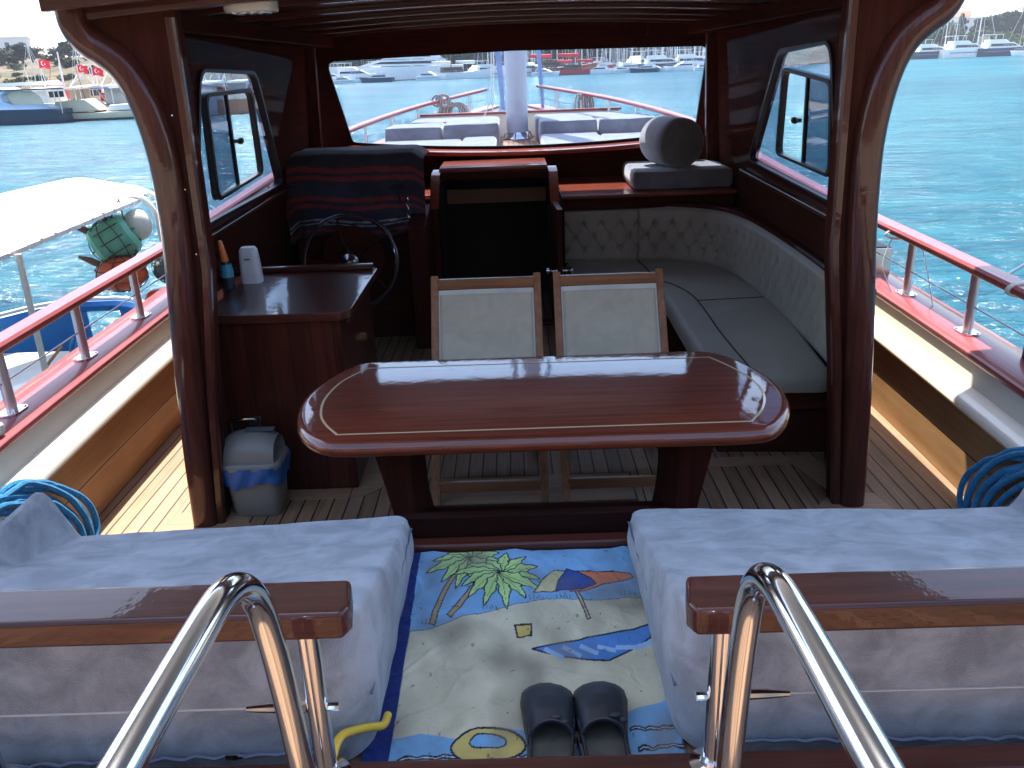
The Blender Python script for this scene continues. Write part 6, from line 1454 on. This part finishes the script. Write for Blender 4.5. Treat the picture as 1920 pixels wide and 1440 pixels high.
GN = paint('grey_net', (0.17, 0.165, 0.15), 0.9, 0.3, 30, bmp=0.8, bscale=40)
for i, (x, z, r, lab) in enumerate(((-2.96, 0.36, 0.12, 'upper grey stone filled net bag hanging beside the orange float'), (-2.93, 0.02, 0.14, 'lower grey stone filled net bag hanging beside the orange float'))):
    g = thing('net_bag', (x, 6.9, z - r), lab, 'net bag', 'grey net bags')
    m = MB()
    for k in range(6): a = k * 1.05; m.sphere((x + r * 0.45 * cos(a), 6.9 + r * 0.4 * sin(a), z + r * 0.35 * ((k % 3) - 1)), r * 0.6, 1, 1, 0.9, 10, 7)
    m.build('stones', GN, g)
    n_ = netting(MB(), (x, 6.9, z), r * 1.0, 1, 1, 1.1, 9, 7, 0.005)
    for q in range(4): n_.tube([(x + 0.06 * cos(q * 1.57), 6.9 + 0.06 * sin(q * 1.57), z + r), (x, 6.92, z + r * 1.9)], 0.005, 4)
    n_.build('net', NET, g)

hz = bpy.data.materials.new('haze'); hz.use_nodes = True; HT = hz.node_tree; HT.nodes.clear()
ho = HT.nodes.new("ShaderNodeOutputMaterial"); pv = HT.nodes.new("ShaderNodeVolumePrincipled"); pv.inputs['Color'].default_value = (0.85, 0.90, 1.0, 1); pv.inputs['Density'].default_value = 0.0003
HT.links.new(pv.outputs[0], ho.inputs['Volume'])
MB().box(-2600, 2600, -400, 3600, -4.5, 70).build('haze', hz, kind='stuff', smooth=False)
# the quay and town astern, seen only as reflections in the varnish and the steel
MB().box(-60, 60, -40, -5, -2.0, -0.2).build('pavement', paint('quay_stone', (0.34, 0.27, 0.20), 0.9), kind='structure', smooth=False)
TW = paint('town_stone', (0.13, 0.09, 0.06), 0.9)
for i in range(9):
    w = thing('waterfront_building', (-44 + i * 11, -22, -0.2), 'waterfront building on the quay astern, %s from port' % ORD[i], 'building'); h = (7, 9, 6, 8, 10, 7, 9, 6, 8)[i]
    MB().box(-49 + i * 11, -39.4 + i * 11, -26, -18, -0.2, h).build('wall', TW, w, smooth=False)
    MB().prism([(-26.4, h), (-22, h + 2), (-17.6, h)], 'x', -49.3 + i * 11, -39.1 + i * 11).build('roof', ROOF, w, smooth=False)
    for f in range(2):
        for k in range(3): MB().box(-47.5 + i * 11 + k * 3, -46.2 + i * 11 + k * 3, -18.0, -17.95, 1 + f * 3, 2.6 + f * 3).build('window', WIN, w, smooth=False)

# place words for the things only their place tells apart
import collections
def ordinals(objs, fmt):
    bpy.context.view_layer.update()
    objs = sorted(objs, key=lambda o: atan2(o.location.x, o.location.y))
    for i, o in enumerate(objs): o['label'] = fmt(o, ORD[i])
byz = collections.defaultdict(list)
for o in bpy.data.objects:
    if '_z' in o.keys(): byz[(o['_z'], o['_k'])].append(o)
for (z_, k_), L_ in byz.items():
    nm = {'cypress': 'slim cypress', 'bush': 'spreading bush', 'round': 'round tree'}[k_]
    ordinals(L_, lambda o, w: '%s %s %s, %s of its row from the left' % (o['_t'], nm, z_.replace('at the ', '').replace('hill left', 'left hill').replace('shore right', 'right shore'), w))
for g in ('sailing boats packed in the far marina', 'sailing boats behind the large yachts', 'sailing boats on the right shore', 'small sailing boats behind the left quay'):
    L_ = [o for o in bpy.data.objects if o.get('group') == g]
    where = {'sailing boats packed in the far marina': 'in the far marina', 'sailing boats behind the large yachts': 'behind the large yachts', 'sailing boats on the right shore': 'on the right shore', 'small sailing boats behind the left quay': 'behind the left quay'}[g]
    ordinals(L_, lambda o, w: '%s hulled sailing boat %s, %s from the left' % (HC.get([c for c in o.children if c.name.startswith('hull')][0].data.materials[0].name, 'white'), where, w))
for o in bpy.data.objects:
    for k in ('_o', '_t', '_k', '_z'):
        if k in o.keys(): del o[k]
